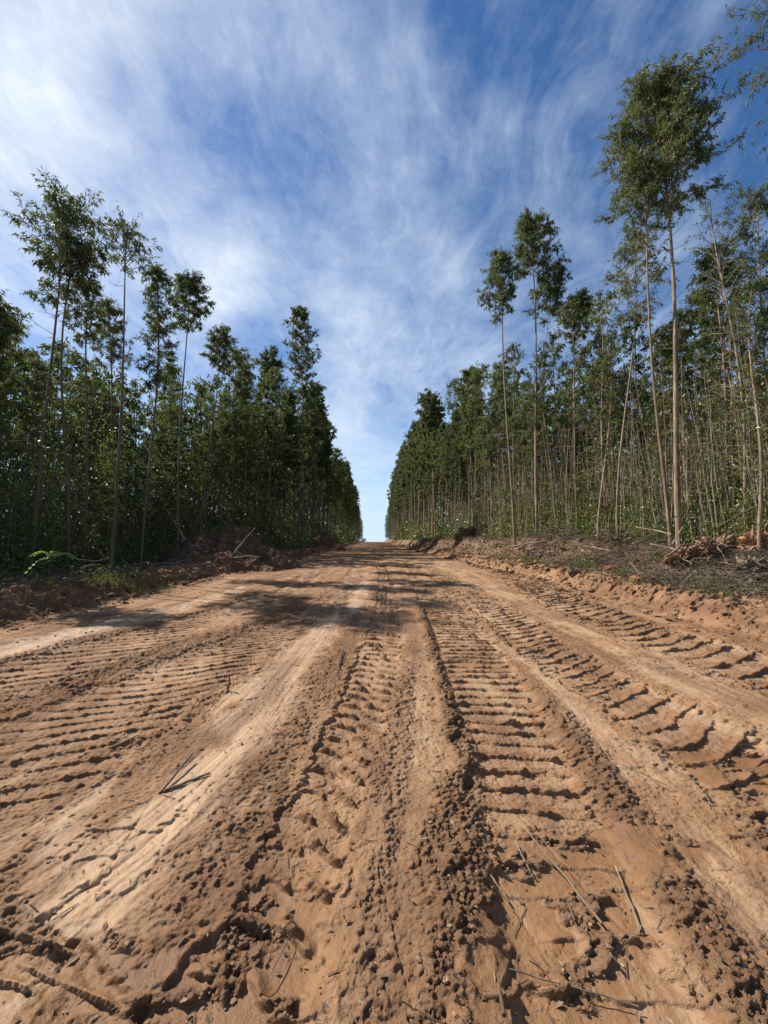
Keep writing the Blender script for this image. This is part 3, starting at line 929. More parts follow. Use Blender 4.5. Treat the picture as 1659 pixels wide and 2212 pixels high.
link('eucalyptus_wood', mass.mesh('eucalyptus_wood'), [M_BARK_L, M_BARK_R, M_LEAF], kind='stuff', label='dense mass of eucalyptus deep in the plantation behind the front rows', category='wood')
print('trees', len(ind), 'rest', len(rest))


# ------------------------------------------------------------------ undergrowth
def thicket(name, sgn, label, seed, nst, hmax, tb):
    rng = np.random.default_rng(seed)
    q = Q()
    LAT = LAT_L if sgn < 0 else LAT_R
    # y distribution dense near
    yy = np.exp(rng.uniform(math.log(4.5), math.log(150), nst))
    lat0 = np.abs(np.interp(yy, *LAT))
    xx = lat0 - .9 + np.abs(rng.normal(size=nst)) * (4.2 if sgn < 0 else 2.6) + rng.uniform(0, .6, nst)
    ok = xx / yy < 1.4
    xx = xx[ok]; yy = yy[ok]; lat0 = lat0[ok]
    zz_ = base_z(sgn * xx, yy)
    for x, y, z, l0 in zip(xx, yy, zz_, lat0):
        if sgn < 0 and light_gap(-x, y): continue
        dep = x - l0
        hh = min(hmax, .5 + 1.3 * max(0, dep + .9)) * rng.uniform(.5, 1.15)
        if rng.uniform() < .30: hh = hmax * rng.uniform(.7, 1.5) * (1 if dep > -.2 else .4)
        if y > 30: hh *= .75
        if y > 30 and sgn > 0 and rng.uniform() < .45: continue
        k = max(.9, y / 22)
        b = np.array([sgn * x, y, z - .1])
        lean = rng.normal(size=2) * .12 * hh
        tp = b + np.array([lean[0], lean[1], hh])
        md = (b + tp) / 2 + np.append(rng.normal(size=2) * .04 * hh, 0)
        q.tube(np.array([b, md, tp]), [.016, .012, .005], 3, .4, 1)
        nl = int(rng.uniform(45, 95) * (.6 + hh / 3) / k)
        s = rng.uniform(.05, 1, nl)[:, None]
        sp = .10 + .28 * rng.uniform(size=(nl, 1)) * (1.1 - .5 * s)
        p = b + (tp - b) * s + rng.normal(size=(nl, 3)) * sp * min(1.4, .6 + hh * .2)
        p[:, 2] = np.maximum(p[:, 2], z + .02)
        d = nrmz(rng.normal(size=(nl, 3)) + np.array([0, 0, -.35]))
        sz = rng.uniform(.6, 1.3, nl) * k
        tint = np.clip(tb + rng.normal() * .13 + rng.normal(size=nl) * .13, 0, 1)
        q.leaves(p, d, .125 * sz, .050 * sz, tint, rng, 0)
    # creeping leaves near the ground
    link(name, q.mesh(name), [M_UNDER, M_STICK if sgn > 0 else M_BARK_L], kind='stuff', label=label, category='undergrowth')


thicket('undergrowth', -1, 'leafy undergrowth with shade in its dark leaf colour at the foot of the left eucalyptus stand', 41, 3400, 4.6, .28)  # low leaf tint puts the shade under the trees into the colour
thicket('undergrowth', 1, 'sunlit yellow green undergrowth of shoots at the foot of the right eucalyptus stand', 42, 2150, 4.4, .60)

# thin pale leafless poles among the right hand trees
q = Q()
rng = np.random.default_rng(51)
for k in range(540):
    y = math.exp(rng.uniform(math.log(7.5), math.log(45)))
    x = np.interp(y, *LAT_R) + abs(rng.normal()) * 1.8 - .5
    if x / y > 1.2: continue
    z = gz(x, y)
    hh = rng.uniform(2.5, 7.5)
    lx = rng.normal() * .075 * hh; ly = rng.normal() * .07 * hh
    n = 6; t = np.linspace(0, 1, n)
    pts = np.stack([x + lx * t + np.cumsum(rng.normal(size=n)) * .05, y + ly * t, z - .1 + hh * t], -1)
    q.tube(pts, np.linspace(.022, .006, n) * rng.uniform(.6, 1.3), 4, .5)
    for _ in range(5):
        j = rng.integers(2, n); a = pts[j]
        d = np.array([rng.normal(), rng.normal(), abs(rng.normal()) * .8 + .2]) * rng.uniform(.2, .6)
        q.tube(np.array([a, a + d * .5 + rng.normal(size=3) * .03, a + d]), [.007, .005, .003], 3, .5)
link('bare_saplings', q.mesh('bare_saplings', True), bark_mat('sapling_bark', (.24, .18, .115), (.42, .34, .24), (.17, .12, .075)), kind='stuff', label='thin pale leafless stems crowded along the sunlit right edge of the plantation', category='saplings')


# ------------------------------------------------------------------ soil mounds on the left
def mound(label, cx, cy, rx, ry, h, seed, nst):
    n = 170
    gx, gy = np.meshgrid(np.linspace(-1.35, 1.35, n), np.linspace(-1.35, 1.35, n))
    r = np.sqrt(gx ** 2 + gy ** 2)
    X = gx * rx; Y = gy * ry
    ang = fbm(gx * 1.6 + seed, gy * 1.6, seed, 3)
    prof = np.clip(1.02 - (r * (1 + .5 * ang)), 0, 1) ** .88
    z = h * prof * (1 + .25 * fbm(X * 1.2, Y * 1.2, seed + 3, 2)) + prof ** .3 * (.36 * fbm(X * 1.9, Y * 1.9, seed + 5, 5, .62) + .07 * np.abs(pn(X * 9, Y * 9, seed + 9)))
    bz = base_z((cx + X).ravel(), (cy + Y).ravel()).reshape(n, n) - gz(cx, cy)
    z = z + bz - .18 * (r > 1.05) - .03
    ib = np.arange(n - 1)[:, None] * n + np.arange(n - 1)[None, :]
    me = quick_mesh('soil_mound', np.stack([X.ravel(), Y.ravel(), z.ravel()], -1), np.stack([ib, ib + 1, ib + n + 1, ib + n], -1).reshape(-1, 4), True)
    o = link('soil_mound', me, M_MOUND, label=label, category='soil mound')
    o.location = (cx, cy, gz(cx, cy))
    rg = np.random.default_rng(seed)
    q = Q()
    for _ in range(nst):
        a = rg.uniform(0, 6.28); rr = rg.uniform(0, 1) ** .6
        x, y = rr * rx * math.cos(a), rr * ry * math.sin(a)
        iy = int((y / ry + 1.35) / 2.7 * (n - 1)); ix = int((x / rx + 1.35) / 2.7 * (n - 1))
        p = np.array([x, y, z[iy, ix] + .05])
        ln = rg.uniform(.2, 1.0)
        d = rg.normal(size=3) * np.array([1, 1, .55]) + np.array([0, 0, .15])
        d = d / np.linalg.norm(d) * ln
        q.tube(np.array([p - d * .5, p + rg.normal(size=3) * .06, p + d * .5]), [.017, .013, .006], 3, .5)
    c = link('roots', q.mesh('roots'), M_STICK, parent=o, kind='stuff')
    return o


mound('large dark heap of red soil and roots pushed up below the left trees', -7.9, 20.5, 3.6, 2.9, 1.95, 61, 1500)
mound('smaller dark heap of soil further along the left road edge', -7.3, 52, 3.4, 3.6, 1.9, 62, 400)


# ------------------------------------------------------------------ sticks, logs and leaning branches (each its own thing)
def stick(name, label, pts, r0, r1, mat, cat='stick', forks=0, seed=0, k=6):
    rg = np.random.default_rng(seed + 900)
    pts = np.array(pts, float)
    o = pts[0].copy()
    P2 = pts - o
    n = 9
    s = np.linspace(0, 1, n)
    ip = np.stack([np.interp(s, np.linspace(0, 1, len(P2)), P2[:, i]) for i in range(3)], -1)
    ln = np.linalg.norm(P2[-1])
    ip[1:-1] += rg.normal(size=(n - 2, 3)) * ln * .0045
    q = Q()
    rad = np.linspace(r0, r1, n) * rg.uniform(.85, 1.15, n)
    q.tube(ip, rad, k, .5)
    for f in range(forks):
        j = rg.integers(2, n - 1)
        d = nrmz(ip[-1] - ip[0] + rg.normal(size=3) * ln * .5 * np.array([1, 1, .6])) * ln * rg.uniform(.15, .35)
        q.tube(np.array([ip[j], ip[j] + d * .5 + rg.normal(size=3) * .02 * ln, ip[j] + d]), [rad[j] * .6, rad[j] * .45, rad[j] * .25], 4, .5)
    ob = link(name, q.mesh(name, True), mat, label=label, category=cat)
    ob.location = o
    return ob


def lying(name, label, a, b, r0, r1, mat, lift=(0, 0), cat='stick', **kw):
    A = P(*a); B = P(*b)
    r0 *= .68; r1 *= .68
    n = 7
    s = np.linspace(0, 1, n)
    xy = np.outer(1 - s, A) + np.outer(s, B)
    z, _, _ = gzm(xy[:, 0], xy[:, 1])
    zl = np.interp(s, [0, 1], [z[0], z[-1]]); z = zl + max(0.0, float((z - zl).max())) * .55
    z = z + np.linspace(r0, r1, n) * .7 + np.interp(s, [0, 1], lift)
    return stick(name, label, np.column_stack([xy, z]), r0, r1, mat, cat, **kw)


lying('broken_stick', 'splintered stick propped up, upper of the pair on the smooth left strip', (345, 1714), (414, 1646), .012, .010, M_STICK, (0, .05), seed=1)
lying('broken_stick', 'dark stick lying flat, lower of the pair on the smooth left strip', (352, 1712), (452, 1672), .014, .010, M_STICK, (0, .008), seed=2)
lying('dry_stalk', 'long pale dry stalk lying across the wet patch at lower right', (1132, 1790), (1300, 1992), .0055, .008, M_PALE, (.01, .01), seed=3)
lying('dry_stalk', 'shorter brown stalk lying right of the long pale one', (1330, 1868), (1388, 2012), .006, .009, M_PALE, (.012, .005), seed=4)
lying('dry_stalk', 'short thin stalk lying left of the long pale one', (1113, 1815), (1146, 1885), .004, .005, M_PALE, (.004, .01), seed=5)
lying('dry_stalk', 'little pale stalk at the wet patch edge by the dark clods', (1060, 1900), (1100, 1940), .004, .006, M_PALE, (.01, .01), seed=6)
lying('dry_stalk', 'stub of brown stalk below the middle of the long pale one', (1228, 1945), (1242, 1985), .006, .009, M_STICK, (.005, .01), seed=7)
lying('bent_twig', 'thin curved twig near the bottom on the wet patch', (1100, 2100), (1380, 2168), .004, .003, M_STICK, (.008, .01), seed=8)
lying('broken_stick', 'dark upright sliver at the bottom edge beside the clods', (1078, 2160), (1090, 2230), .007, .010, M_STICK, (.03, .03), seed=9)
lying('broken_stick', 'dark stick lying between left track and pale ground, mid distance', (742, 1408), (728, 1452), .014, .012, M_STICK, (.02, .01), seed=10)
lying('broken_stick', 'dark stick on the ground at the right frame edge', (1618, 1476), (1668, 1520), .010, .012, M_STICK, (.01, .02), seed=11)
lying('dry_stalk', 'pale stick lying on the left lug marks', (236, 1612), (300, 1590), .010, .008, M_PALE, (.01, .01), seed=12)
lying('bent_twig', 'forked twig lying on the pale strip, right of the lug marks', (1345, 1655), (1440, 1705), .004, .003, M_STICK, (.01, .03), forks=2, seed=13)
lying('bent_twig', 'small pale twig lying on the dark clods', (935, 1832), (900, 1828), .004, .003, M_PALE, (.01, .01), seed=14)
lying('dry_stalk', 'fine straight stalk lying beside the left track, bottom', (560, 2150), (640, 2000), .003, .003, M_STICK, (.004, .004), seed=15)
lying('dry_stalk', 'dark stick lying flat toward the left of the road, mid distance', (670, 1340), (610, 1352), .016, .014, M_STICK, (.02, .01), seed=16)
b = P(489, 1492)
z0 = float(gzm(*b)[0][0])
stick('upright_twig', 'small dark twig standing upright on the smooth left strip', [(b[0], b[1], z0 - .02), (b[0] + .03, b[1], z0 + .09), (b[0] + .02, b[1], z0 + .17)], .012, .004, M_STICK, 'twig', 3, 17)

# leaning and fallen branches in the left wood
for i, (lab, a, b_, y1, y2, r) in enumerate([
    ('pale dead branch slanting down to the large soil heap', (332, 1062), (402, 1172), 21.5, 20.0, .06),
    ('grey fallen pole lying level behind the large soil heap', (262, 1124), (400, 1152), 18.5, 21.0, .06),
    ('thin upright dead branch beside the crest of the large soil heap', (458, 1050), (405, 1172), 22.5, 20.5, .04),
    ('pale stick poking out of the right foot of the large soil heap', (552, 1140), (505, 1195), 18.5, 18.0, .03),
    ('bleached short stick at the right foot of the large soil heap', (504, 1205), (560, 1203), 17.6, 17.4, .035),
    ('slim dead branch slanting through the dark wood at left', (142, 1095), (250, 1125), 13.0, 14.0, .03),
    ('crooked dead twig standing at the edge of the left wood', (262, 1205), (292, 1265), 11.5, 11.2, .02)]):
    A = at(a[0], a[1], y1); B = at(b_[0], b_[1], y2)
    B[2] = max(B[2], gz(B[0], B[1]) + .02)
    stick('dead_branch', lab, [A, (A + B) / 2 + np.array([0, 0, .06]), B], r * .6, r, M_PALE if i in (0, 3, 4) else M_STICK, 'branch', 2 if i in (0, 2, 6) else 0, 30 + i)

# fallen branches on the right bank
for i, (lab, a, b_, y1, y2, r, mt) in enumerate([
    ('long thin dead pole slanting up to the right over the torn stumps', (1548, 1140), (1664, 1078), 10.6, 9.6, .022, 0),
    ('white bare branch lying level left of the torn stumps', (1375, 1139), (1450, 1154), 13.0, 12.0, .030, 1),
    ('grey pole lying on the brush below the white bare branch', (1405, 1176), (1470, 1190), 11.5, 10.7, .030, 1),
    ('curved brown branch arching over the brush heap', (1445, 1200), (1500, 1176), 10.2, 10.2, .035, 0),
    ('long straight grey branch lying along the bank under the roadside pair', (1105, 1182), (1180, 1168), 17.0, 16.0, .045, 1),
    ('dead branch lying at the right frame edge below the stumps', (1600, 1262), (1668, 1238), 8.6, 8.3, .025, 0),
    ('pale thin stick on the crumbled bank, lower right', (1560, 1296), (1596, 1308), 8.0, 7.8, .015, 1),
    ('upright grey stake leaning in the brush', (1475, 1140), (1452, 1176), 12.0, 11.6, .025, 1),
    ('bent white branch near the brush heap crest', (1245, 1176), (1318, 1190), 14.5, 13.5, .025, 1)]):
    A = at(a[0], a[1], y1); B = at(b_[0], b_[1], y2)
    A[2] = max(A[2], gz(A[0], A[1]) + .02); B[2] = max(B[2], gz(B[0], B[1]) + .02)
    m_ = (A + B) / 2 + np.array([0, 0, .12 if i == 3 else .02])
    stick('dead_branch', lab, [A, m_, B], r, r * .7, M_PALE if mt else M_STICK, 'branch', 1 if i in (1, 3, 5, 8) else 0, 60 + i)


# ------------------------------------------------------------------ torn stumps
def stump(label, px, py, Y, size, seed, nroot, mat, lean=(0, -.4)):
    c = at(px, py, Y)
    zb = gz(c[0], Y)
    rg = np.random.default_rng(seed)
    o = bpy.data.objects.new('torn_stump', None)
    COL.objects.link(o); o.location = (c[0], Y, zb)
    o['label'] = label; o['category'] = 'stump'
    nu, nv = 90, 60
    nroot = nroot * 2 + 4
    U, Vv = np.meshgrid(np.linspace(0, 2 * np.pi, nu, endpoint=False), np.linspace(.02, np.pi - .02, nv))
    d = np.stack([np.sin(Vv) * np.cos(U), np.sin(Vv) * np.sin(U), np.cos(Vv)], -1)
    nn = fbm(d[..., 0] * 2.4 + seed, d[..., 1] * 2.4 + d[..., 2] * 1.7, seed, 4, .62)
    n5 = np.abs(pn(d[..., 0] * 7 + d[..., 2] * 5, d[..., 1] * 7 - d[..., 2] * 4, seed + 7))
    n6 = np.abs(pn(d[..., 0] * 17 + d[..., 2] * 9, d[..., 1] * 17 - d[..., 2] * 13, seed + 8))
    rr = 1 + .75 * nn + .40 * n5 + .22 * n6
    p = d * rr[..., None] * np.array([1.15, .75, .72]) * size
    p[..., 2] += size * .42
    p[..., 0] += lean[0] * p[..., 2]; p[..., 1] += lean[1] * p[..., 2] * .3
    i = np.arange(nv - 1)[:, None] * nu; j = np.arange(nu)[None, :]
    me = quick_mesh('root_ball', p.reshape(-1, 3), np.stack([i + j, i + (j + 1) % nu, i + nu + (j + 1) % nu, i + nu + j], -1).reshape(-1, 4), True)
    link('root_ball', me, mat, parent=o)
    for k in range(nroot):
        a = rg.uniform(0, 6.28); el = rg.uniform(-.1, 1.2)
        dd = np.array([math.cos(a) * math.cos(el), math.sin(a) * math.cos(el) * .8, math.sin(el)])
        L_ = size * rg.uniform(.5, 1.5)
        s0 = np.array([0, 0, size * .42]) + dd * size * .45
        pts = [s0]
        for _ in range(5):
            dd = nrmz(dd + rg.normal(size=3) * .32)
            pts.append(pts[-1] + dd * L_ / 5)
        q = Q()
        q.tube(np.array(pts), size * rg.uniform(.10, .2) * np.array([1.5, 1, .75, .55, .38, .18]), 6, .5)
        link('root', q.mesh('root', True), M_STUMP if rg.uniform() < .6 else M_PALE, parent=o)
    return o


stump('torn stump with splintered orange brown roots, leftmost of the three uprooted stumps', 1478, 1165, 11.2, .36, 71, 7, M_STUMP)
stump('torn stump with pale splinters pointing up, middle of the three uprooted stumps', 1545, 1165, 10.6, .46, 72, 10, M_STUMP)
stump('uprooted orange stump at the right frame edge', 1640, 1172, 10.2, .46, 73, 8, M_ORANGE)
stump('grey weathered stump with stubby roots lying in front of the orange one', 1632, 1212, 8.9, .30, 74, 6, M_STICK)
stump('small dark stump beside the road bank at mid right', 1422, 1195, 11.2, .20, 75, 3, M_STICK)
stump('little dark clod stump on the bank crest above the wheel marks', 1241, 1213, 13.0, .15, 76, 2, M_STICK)
stump('dark uprooted stump under the far end of the near right trees', 1012, 1150, 34.0, .75, 77, 5, M_STICK)


def slab(label, px, py, Y, lx, ly, seed):
    """split piece of orange wood lying on the brush"""
    c = at(px, py, Y)
    z = gz(c[0], Y)
    rg = np.random.default_rng(seed)
    q = Q()
    for k in range(4):
        o_ = np.array([rg.normal() * .05, (k - 1.5) * ly / 3, .05 + .02 * rg.normal()])
        a = o_ - np.array([lx / 2 * rg.uniform(.7, 1), 0, 0]); b = o_ + np.array([lx / 2 * rg.uniform(.7, 1), rg.normal() * .03, .03])
        q.tube(np.array([a, (a + b) / 2 + np.array([0, 0, .02]), b]), [ly * .2, ly * .24, ly * .10], 5, .5)
    o = link('split_wood', q.mesh('split_wood'), M_ORANGE, label=label, category='wood')
    o.location = (c[0], Y, z + .10)


slab('bright orange split wood lying on the brush, mid right', 1323, 1180, 13.2, .75, .28, 81)
slab('small orange wood chunk lying near the bank edge', 1378, 1226, 9.9, .30, .2, 82)


# ------------------------------------------------------------------ brush, litter, clods, grass (uncountable)
def bank_points(n, rg, y0, y1, r0, r1, sgn=1):
    y = np.exp(rg.uniform(math.log(y0), math.log(y1), n))
    e = edge_r(y) if sgn > 0 else -edge_l(y)
    r = rg.uniform(r0, r1, n)
    x = sgn * (e + r)
    ok = np.abs(x) / y < 1.3
    return x[ok], y[ok]


rg = np.random.default_rng(91)
q = Q()
heaps = [(1440, 1205, 9.8, 1.4, .5), (1560, 1225, 9.0, 1.2, .35), (1300, 1160, 15.5, 1.6, .7), (1200, 1150, 19.0, 1.6, .7), (1380, 1150, 13.5, 1.5, .5), (1620, 1190, 9.6, 1.0, .4)]
for k in range(6200):
    if k < 3200:
        hx = heaps[rg.integers(len(heaps))]
        c = at(hx[0], hx[1], hx[2])
        x = c[0] + rg.normal() * hx[3] * .6; y = hx[2] + rg.normal() * hx[3] * .45
        z = gz(x, y) + abs(rg.normal()) * hx[4] * .35
    else:
        xs_, ys_ = bank_points(1, rg, 6.5, 60, 1.6, 5.0)
        if len(xs_) == 0: continue
        x, y = xs_[0], ys_[0]
        z = gz(x, y) + abs(rg.normal()) * .10 + .04
    if x - edge_r(y) < 1.0: continue
    ln = rg.uniform(.25, 1.1) * (1 if y < 25 else 1.5)
    d = rg.normal(size=3) * np.array([1, 1, .32]); d = d / np.linalg.norm(d) * ln
    p = np.array([x, y, z])
    r = rg.uniform(.003, .010) * (1 if y < 14 else 1.5)
    q.tube(np.array([p - d / 2, p + rg.normal(size=3) * ln * .08 + np.array([0, 0, .03]), p + d / 2]), [r, r * .8, r * .4], 3, .5, int(rg.uniform() < .12))
n = 15000
x, y = bank_points(n, rg, 6.0, 70, .9, 6.0)
z, _, _ = gzm(x, y)
p = np.column_stack([x, y, z + np.abs(rg.normal(size=len(x))) * .05 + .01])
d = rg.normal(size=(len(x), 3)) * np.array([1, 1, .5])
sz = rg.uniform(.05, .13, len(x)) * np.clip(y / 14, 1, 3)
q.leaves(p, d, sz, sz * .4, rg.uniform(0, 1, len(x)), rg, 2)
link('brushwood', q.mesh('brushwood'), [M_STICK, M_PALE, M_DEAD], kind='stuff', label='grey tangle of broken twigs and dead leaves covering the right bank', category='brushwood')

q = Q()
rg = np.random.default_rng(92)
for k in range(3600):
    xs_, ys_ = bank_points(1, rg, 8, 60, .9, 3.8, -1)
    if len(xs_) == 0: continue
    x, y = xs_[0], ys_[0]
    ln = rg.uniform(.2, .9)
    d = rg.normal(size=3) * np.array([1, 1, .35]); d = d / np.linalg.norm(d) * ln
    p = np.array([x, y, gz(x, y) + .06 + abs(rg.normal()) * .16])
    r = rg.uniform(.004, .011)
    q.tube(np.array([p - d / 2, p + rg.normal(size=3) * ln * .08, p + d / 2]), [r, r * .8, r * .4], 3, .5, 0)
x, y = bank_points(4000, rg, 5.5, 60, .9, 4.5, -1)
z, _, _ = gzm(x, y)
p = np.column_stack([x, y, z + .02 + np.abs(rg.normal(size=len(x))) * .04])
sz = rg.uniform(.05, .12, len(x)) * np.clip(y / 14, 1, 3)
q.leaves(p, rg.normal(size=(len(x), 3)) * np.array([1, 1, .5]), sz, sz * .4, rg.uniform(0, .6, len(x)), rg, 1)
link('twig_litter', q.mesh('twig_litter'), [M_STICK, M_DEAD], kind='stuff', label='dark litter of twigs and leaves along the left forest edge', category='litter')


def clods(name, label, n, sizes, sampler, seed, flat=.7):
    rg = np.random.default_rng(seed)
    x, y, z, sc = sampler(n, rg)
    m = len(x)
    g_ = (1 + 5 ** .5) / 2
    cube = np.array([[-1, g_, 0], [1, g_, 0], [-1, -g_, 0], [1, -g_, 0], [0, -1, g_], [0, 1, g_], [0, -1, -g_], [0, 1, -g_], [g_, 0, -1], [g_, 0, 1], [-g_, 0, -1], [-g_, 0, 1]]) / 1.9
    fc = np.array([[0, 11, 5], [0, 5, 1], [0, 1, 7], [0, 7, 10], [0, 10, 11], [1, 5, 9], [5, 11, 4], [11, 10, 2], [10, 7, 6], [7, 1, 8], [3, 9, 4], [3, 4, 2], [3, 2, 6], [3, 6, 8], [3, 8, 9], [4, 9, 5], [2, 4, 11], [6, 2, 10], [8, 6, 7], [9, 8, 1]])
    s = sizes[0] * (sizes[1] / sizes[0]) ** (rg.uniform(size=m) ** 3.4) * sc
    pts = cube[None] + rg.normal(size=(m, 12, 3)) * .21 * rg.uniform(.7, 1.3, (m, 1, 1))
    a = rg.uniform(0, 6.28, m); b = rg.uniform(-.7, .7, m)
    ca, sa = np.cos(a)[:, None], np.sin(a)[:, None]
    cb_, sb = np.cos(b)[:, None], np.sin(b)[:, None]
    X, Y, Z = pts[..., 0], pts[..., 1], pts[..., 2]
    Y, Z = Y * cb_ - Z * sb, Y * sb + Z * cb_
    X, Y = X * ca - Y * sa, X * sa + Y * ca
    V = np.stack([X, Y, Z * flat * rg.uniform(.45, 1.2, (m, 1))], -1) * s[:, None, None] + np.column_stack([x, y, z + s * .28])[:, None]
    Fq = (np.arange(m)[:, None, None] * 12 + fc[None]).reshape(-1, 3)
    me = quick_mesh(name, V.reshape(-1, 3), Fq, False)
    return me


M_CLOD = None


def clod_mat():
    m, n, out = material('soil_crumb')
    geo = n.new('ShaderNodeNewGeometry')
    pos = geo.outputs['Position']
    isl = geo.outputs['Random Per Island']
    c = n.ramp(isl, [(0, (.105, .059, .032)), (.5, (.165, .095, .051)), (.9, (.27, .162, .09)), (1, (.36, .235, .135))])
    c = n.mix(n.math('MULTIPLY', n.noise(pos, 60, 3), .3), c, (.15, .085, .045))
    bs = n.new('ShaderNodeBsdfPrincipled'); bs.inputs['Roughness'].default_value = .95
    bs.inputs['Specular IOR Level'].default_value = .2
    n.put(bs.inputs['Base Color'], c)
    b = n.new('ShaderNodeBump'); b.inputs['Strength'].default_value = .6; b.inputs['Distance'].default_value = .01
    n.put(b.inputs['Height'], n.noise(pos, 90, 4, .7)); n.put(bs.inputs['Normal'], b.outputs[0])
    n.l.new(bs.outputs[0], out.inputs[0])
    return m


M_CLOD = clod_mat()


def samp_road(n, rg):
    y = np.exp(rg.uniform(math.log(1.1), math.log(22), n))
    x = rg.uniform(-1, 1, n) * np.minimum(1.15 * y + .6, 6.3)
    z, s, _ = gzm(x, y)
    ok = rg.uniform(size=n) < (.012 + .99 * s[:, 0] ** 2.6)
    return x[ok], y[ok], z[ok], np.clip(y[ok] / 3.5, .8, 1.6)


def samp_bank(n, rg):
    x1, y1 = bank_points(n, rg, 5.5, 60, -.4, 3.0, 1)
    x2, y2 = bank_points(n // 2, rg, 5.5, 60, -.5, 1.5, -1)
    x = np.concatenate([x1, x2]); y = np.concatenate([y1, y2])
    z, s, _ = gzm(x, y)
    return x, y, z, np.clip(y / 9, .8, 2.2)


link('soil_crumbs', clods('soil_crumbs', '', 80000, (.0022, .0150), samp_road, 93), M_CLOD, kind='stuff', label='loose brown soil crumbs scattered along the churned ridges of the road', category='soil')
link('bank_clods', clods('bank_clods', '', 4200, (.014, .085), samp_bank, 94), M_CLOD, kind='stuff', label='lumps of dry tan earth along the scraped road edges', category='soil')

# dry chips, straw and bark bits on the road
rg = np.random.default_rng(95)
q = Q()
n = 2600
y = np.exp(rg.uniform(math.log(1.2), math.log(14), n)); x = rg.uniform(-1, 1, n) * np.minimum(1.15 * y + .5, 6)
z, s, _ = gzm(x, y)
p = np.column_stack([x, y, z + .006])
sz = np.exp(rg.uniform(math.log(.010), math.log(.05), n))
d = rg.normal(size=(n, 3)) * np.array([1, 1, .25])
q.leaves(p, d, sz, sz * rg.uniform(.1, .6, n), rg.uniform(0, 1, n), rg, 0, flat=np.array([0, 0, 1.]))
for k in range(150):
    yy_ = math.exp(rg.uniform(math.log(1.3), math.log(6))); xx = rg.uniform(-1, 1.4) * min(yy_ * 1.1, 5)
    a = rg.uniform(0, 3.14); ln = rg.uniform(.03, .16)
    e = np.array([math.cos(a), math.sin(a)]) * ln / 2
    zz3 = gzm([xx - e[0], xx, xx + e[0]], [yy_ - e[1], yy_, yy_ + e[1]])[0] + .004
    q.tube(np.column_stack([[xx - e[0], xx, xx + e[0]], [yy_ - e[1], yy_, yy_ + e[1]], zz3]), [.0022, .0024, .0016], 3, rg.uniform(.2, 1), 0)
link('bark_litter', q.mesh('bark_litter'), M_DEAD, kind='stuff', label='fine straw, bark chips and dead leaf bits strewn over the road', category='litter')

# weeds and grass
rg = np.random.default_rng(96)
q = Q()


def tuft(x, y, n, h, spread, mat):
    z = gz(x, y)
    p = np.column_stack([x + rg.normal(size=n) * spread, y + rg.normal(size=n) * spread, np.full(n, z - .01)])
    d = nrmz(rg.normal(size=(n, 3)) * np.array([.45, .45, .1]) + np.array([0, 0, 1.]))
    q.leaves(p, d, h * rg.uniform(.5, 1.2, n), .012 + .02 * h, rg.uniform(0, 1, n), rg, mat)


def weed(x, y, n, h, spread):
    z = gz(x, y)
    p = np.column_stack([x + rg.normal(size=n) * spread, y + rg.normal(size=n) * spread, z + rg.uniform(0, h, n)])
    q.leaves(p, rg.normal(size=(n, 3)), rg.uniform(.05, .11, n), rg.uniform(.025, .05, n), rg.uniform(0, 1, n), rg, 0)


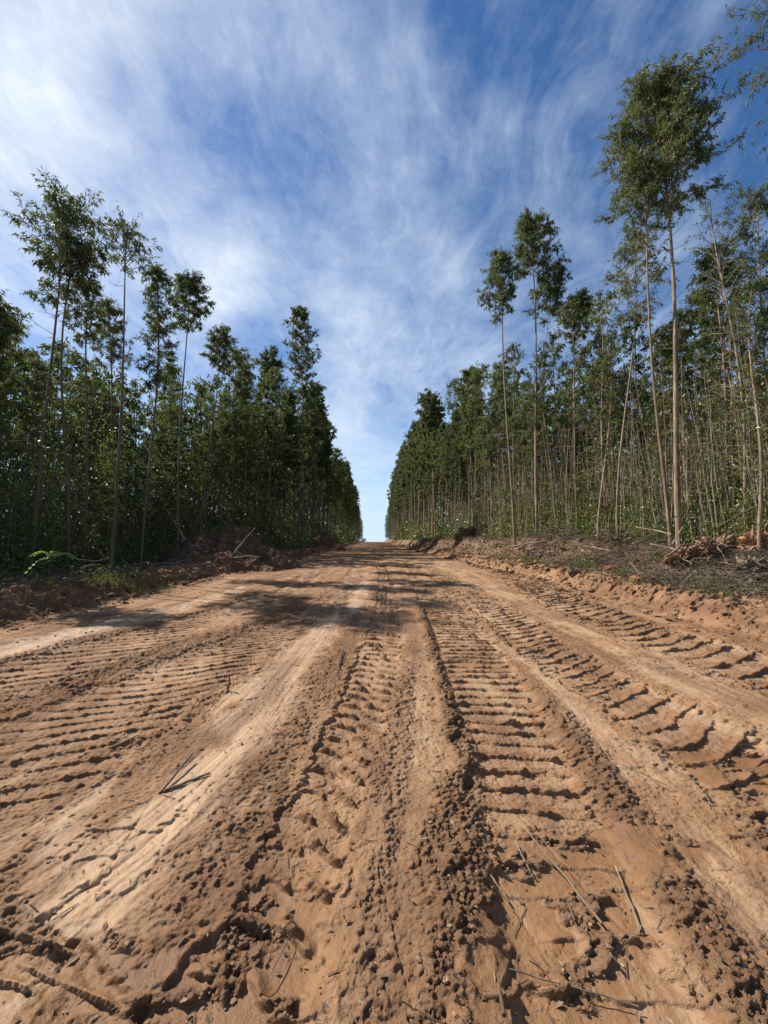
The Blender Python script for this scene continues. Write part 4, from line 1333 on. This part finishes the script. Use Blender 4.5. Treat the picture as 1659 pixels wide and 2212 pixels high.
for k in range(110):
    xs_, ys_ = bank_points(1, rg, 7, 40, .8, 3.2, -1)
    if len(xs_) and rg.uniform() < .8: tuft(xs_[0], ys_[0], 22, .22, .16, 0)
for k in range(170):
    xs_, ys_ = bank_points(1, rg, 6.5, 45, 1.1, 5.0, 1)
    if len(xs_): weed(xs_[0], ys_[0], 45, .28, .16)
for (px, py, Y, nn_, hh) in [(1145, 1178, 17, 160, .4), (1105, 1180, 19, 120, .3), (1255, 1178, 14, 260, .6), (1340, 1205, 11.5, 120, .35), (1505, 1232, 9.3, 140, .28), (1395, 1240, 9.3, 70, .22), (1570, 1145, 11.5, 300, .7), (1640, 1300, 7.6, 40, .15)]:
    c = at(px, py, Y); weed(c[0], Y, nn_, hh, .28)
for (px, Y) in [(60, 8.6), (110, 8.8), (225, 10.0), (260, 10.2), (300, 10.6), (190, 9.4), (340, 11.2), (20, 8.0)]:
    c = at(px, 1280, Y); tuft(c[0], Y, 60, .26, .22, 0); weed(c[0] - .3, Y + .4, 60, .35, .25)
link('weeds', q.mesh('weeds'), M_GRASS, kind='stuff', label='green weeds and grass growing on both road banks', category='weeds')


# young sunlit plant with pinnate leaves at the left edge
def young_plant():
    Y = 7.6
    b = at(96, 1300, Y)
    zb = gz(b[0], Y)
    o = bpy.data.objects.new('young_plant', None)
    COL.objects.link(o); o.location = (b[0], Y, zb)
    o['label'] = 'young plant with bright yellow green pinnate leaves lit in front of the dark left wood'
    o['category'] = 'plant'
    hgt = at(110, 1203, Y)[2] - zb
    q = Q()
    q.tube(np.array([[0, 0, -.1], [.02, 0, hgt * .5], [.06, 0, hgt]]), [.012, .009, .006], 5, .4)
    link('stem', q.mesh('stem', True), M_GRASS, parent=o)
    rg = np.random.default_rng(97)
    for (ex, ey, ez, nl) in [(.62, -.05, -.04, 8), (-.42, -.05, .03, 7), (-.38, -.25, -.38, 7), (.25, -.3, -.10, 6), (-.15, .3, .05, 6)]:
        s0 = np.array([.06, 0, hgt]); e = np.array([ex, ey, ez]) * .72
        t = np.linspace(0, 1, 6)
        ax = s0 + t[:, None] * e + np.array([0, 0, 1.]) * (.10 * np.sin(t * 3.0))[:, None]
        q = Q()
        q.tube(ax, np.linspace(.005, .002, 6), 4, .4, 0)
        side = nrmz(np.cross(e, np.array([0, 0, 1.])))
        for k in range(nl):
            tt = (k + 1.2) / (nl + .2)
            c = np.array([np.interp(tt, t, ax[:, i]) for i in range(3)])
            for sg in (-1, 1):
                dd = nrmz(side * sg + nrmz(e) * .5 + np.array([0, 0, -.25]))
                q.leaves(c[None], dd[None], .085, .042, np.array([rg.uniform()]), rg, 1, flat=np.array([[0, 0, 1.]]))
        link('leaf', q.mesh('leaf'), [M_GRASS, M_YOUNG], parent=o)


young_plant()
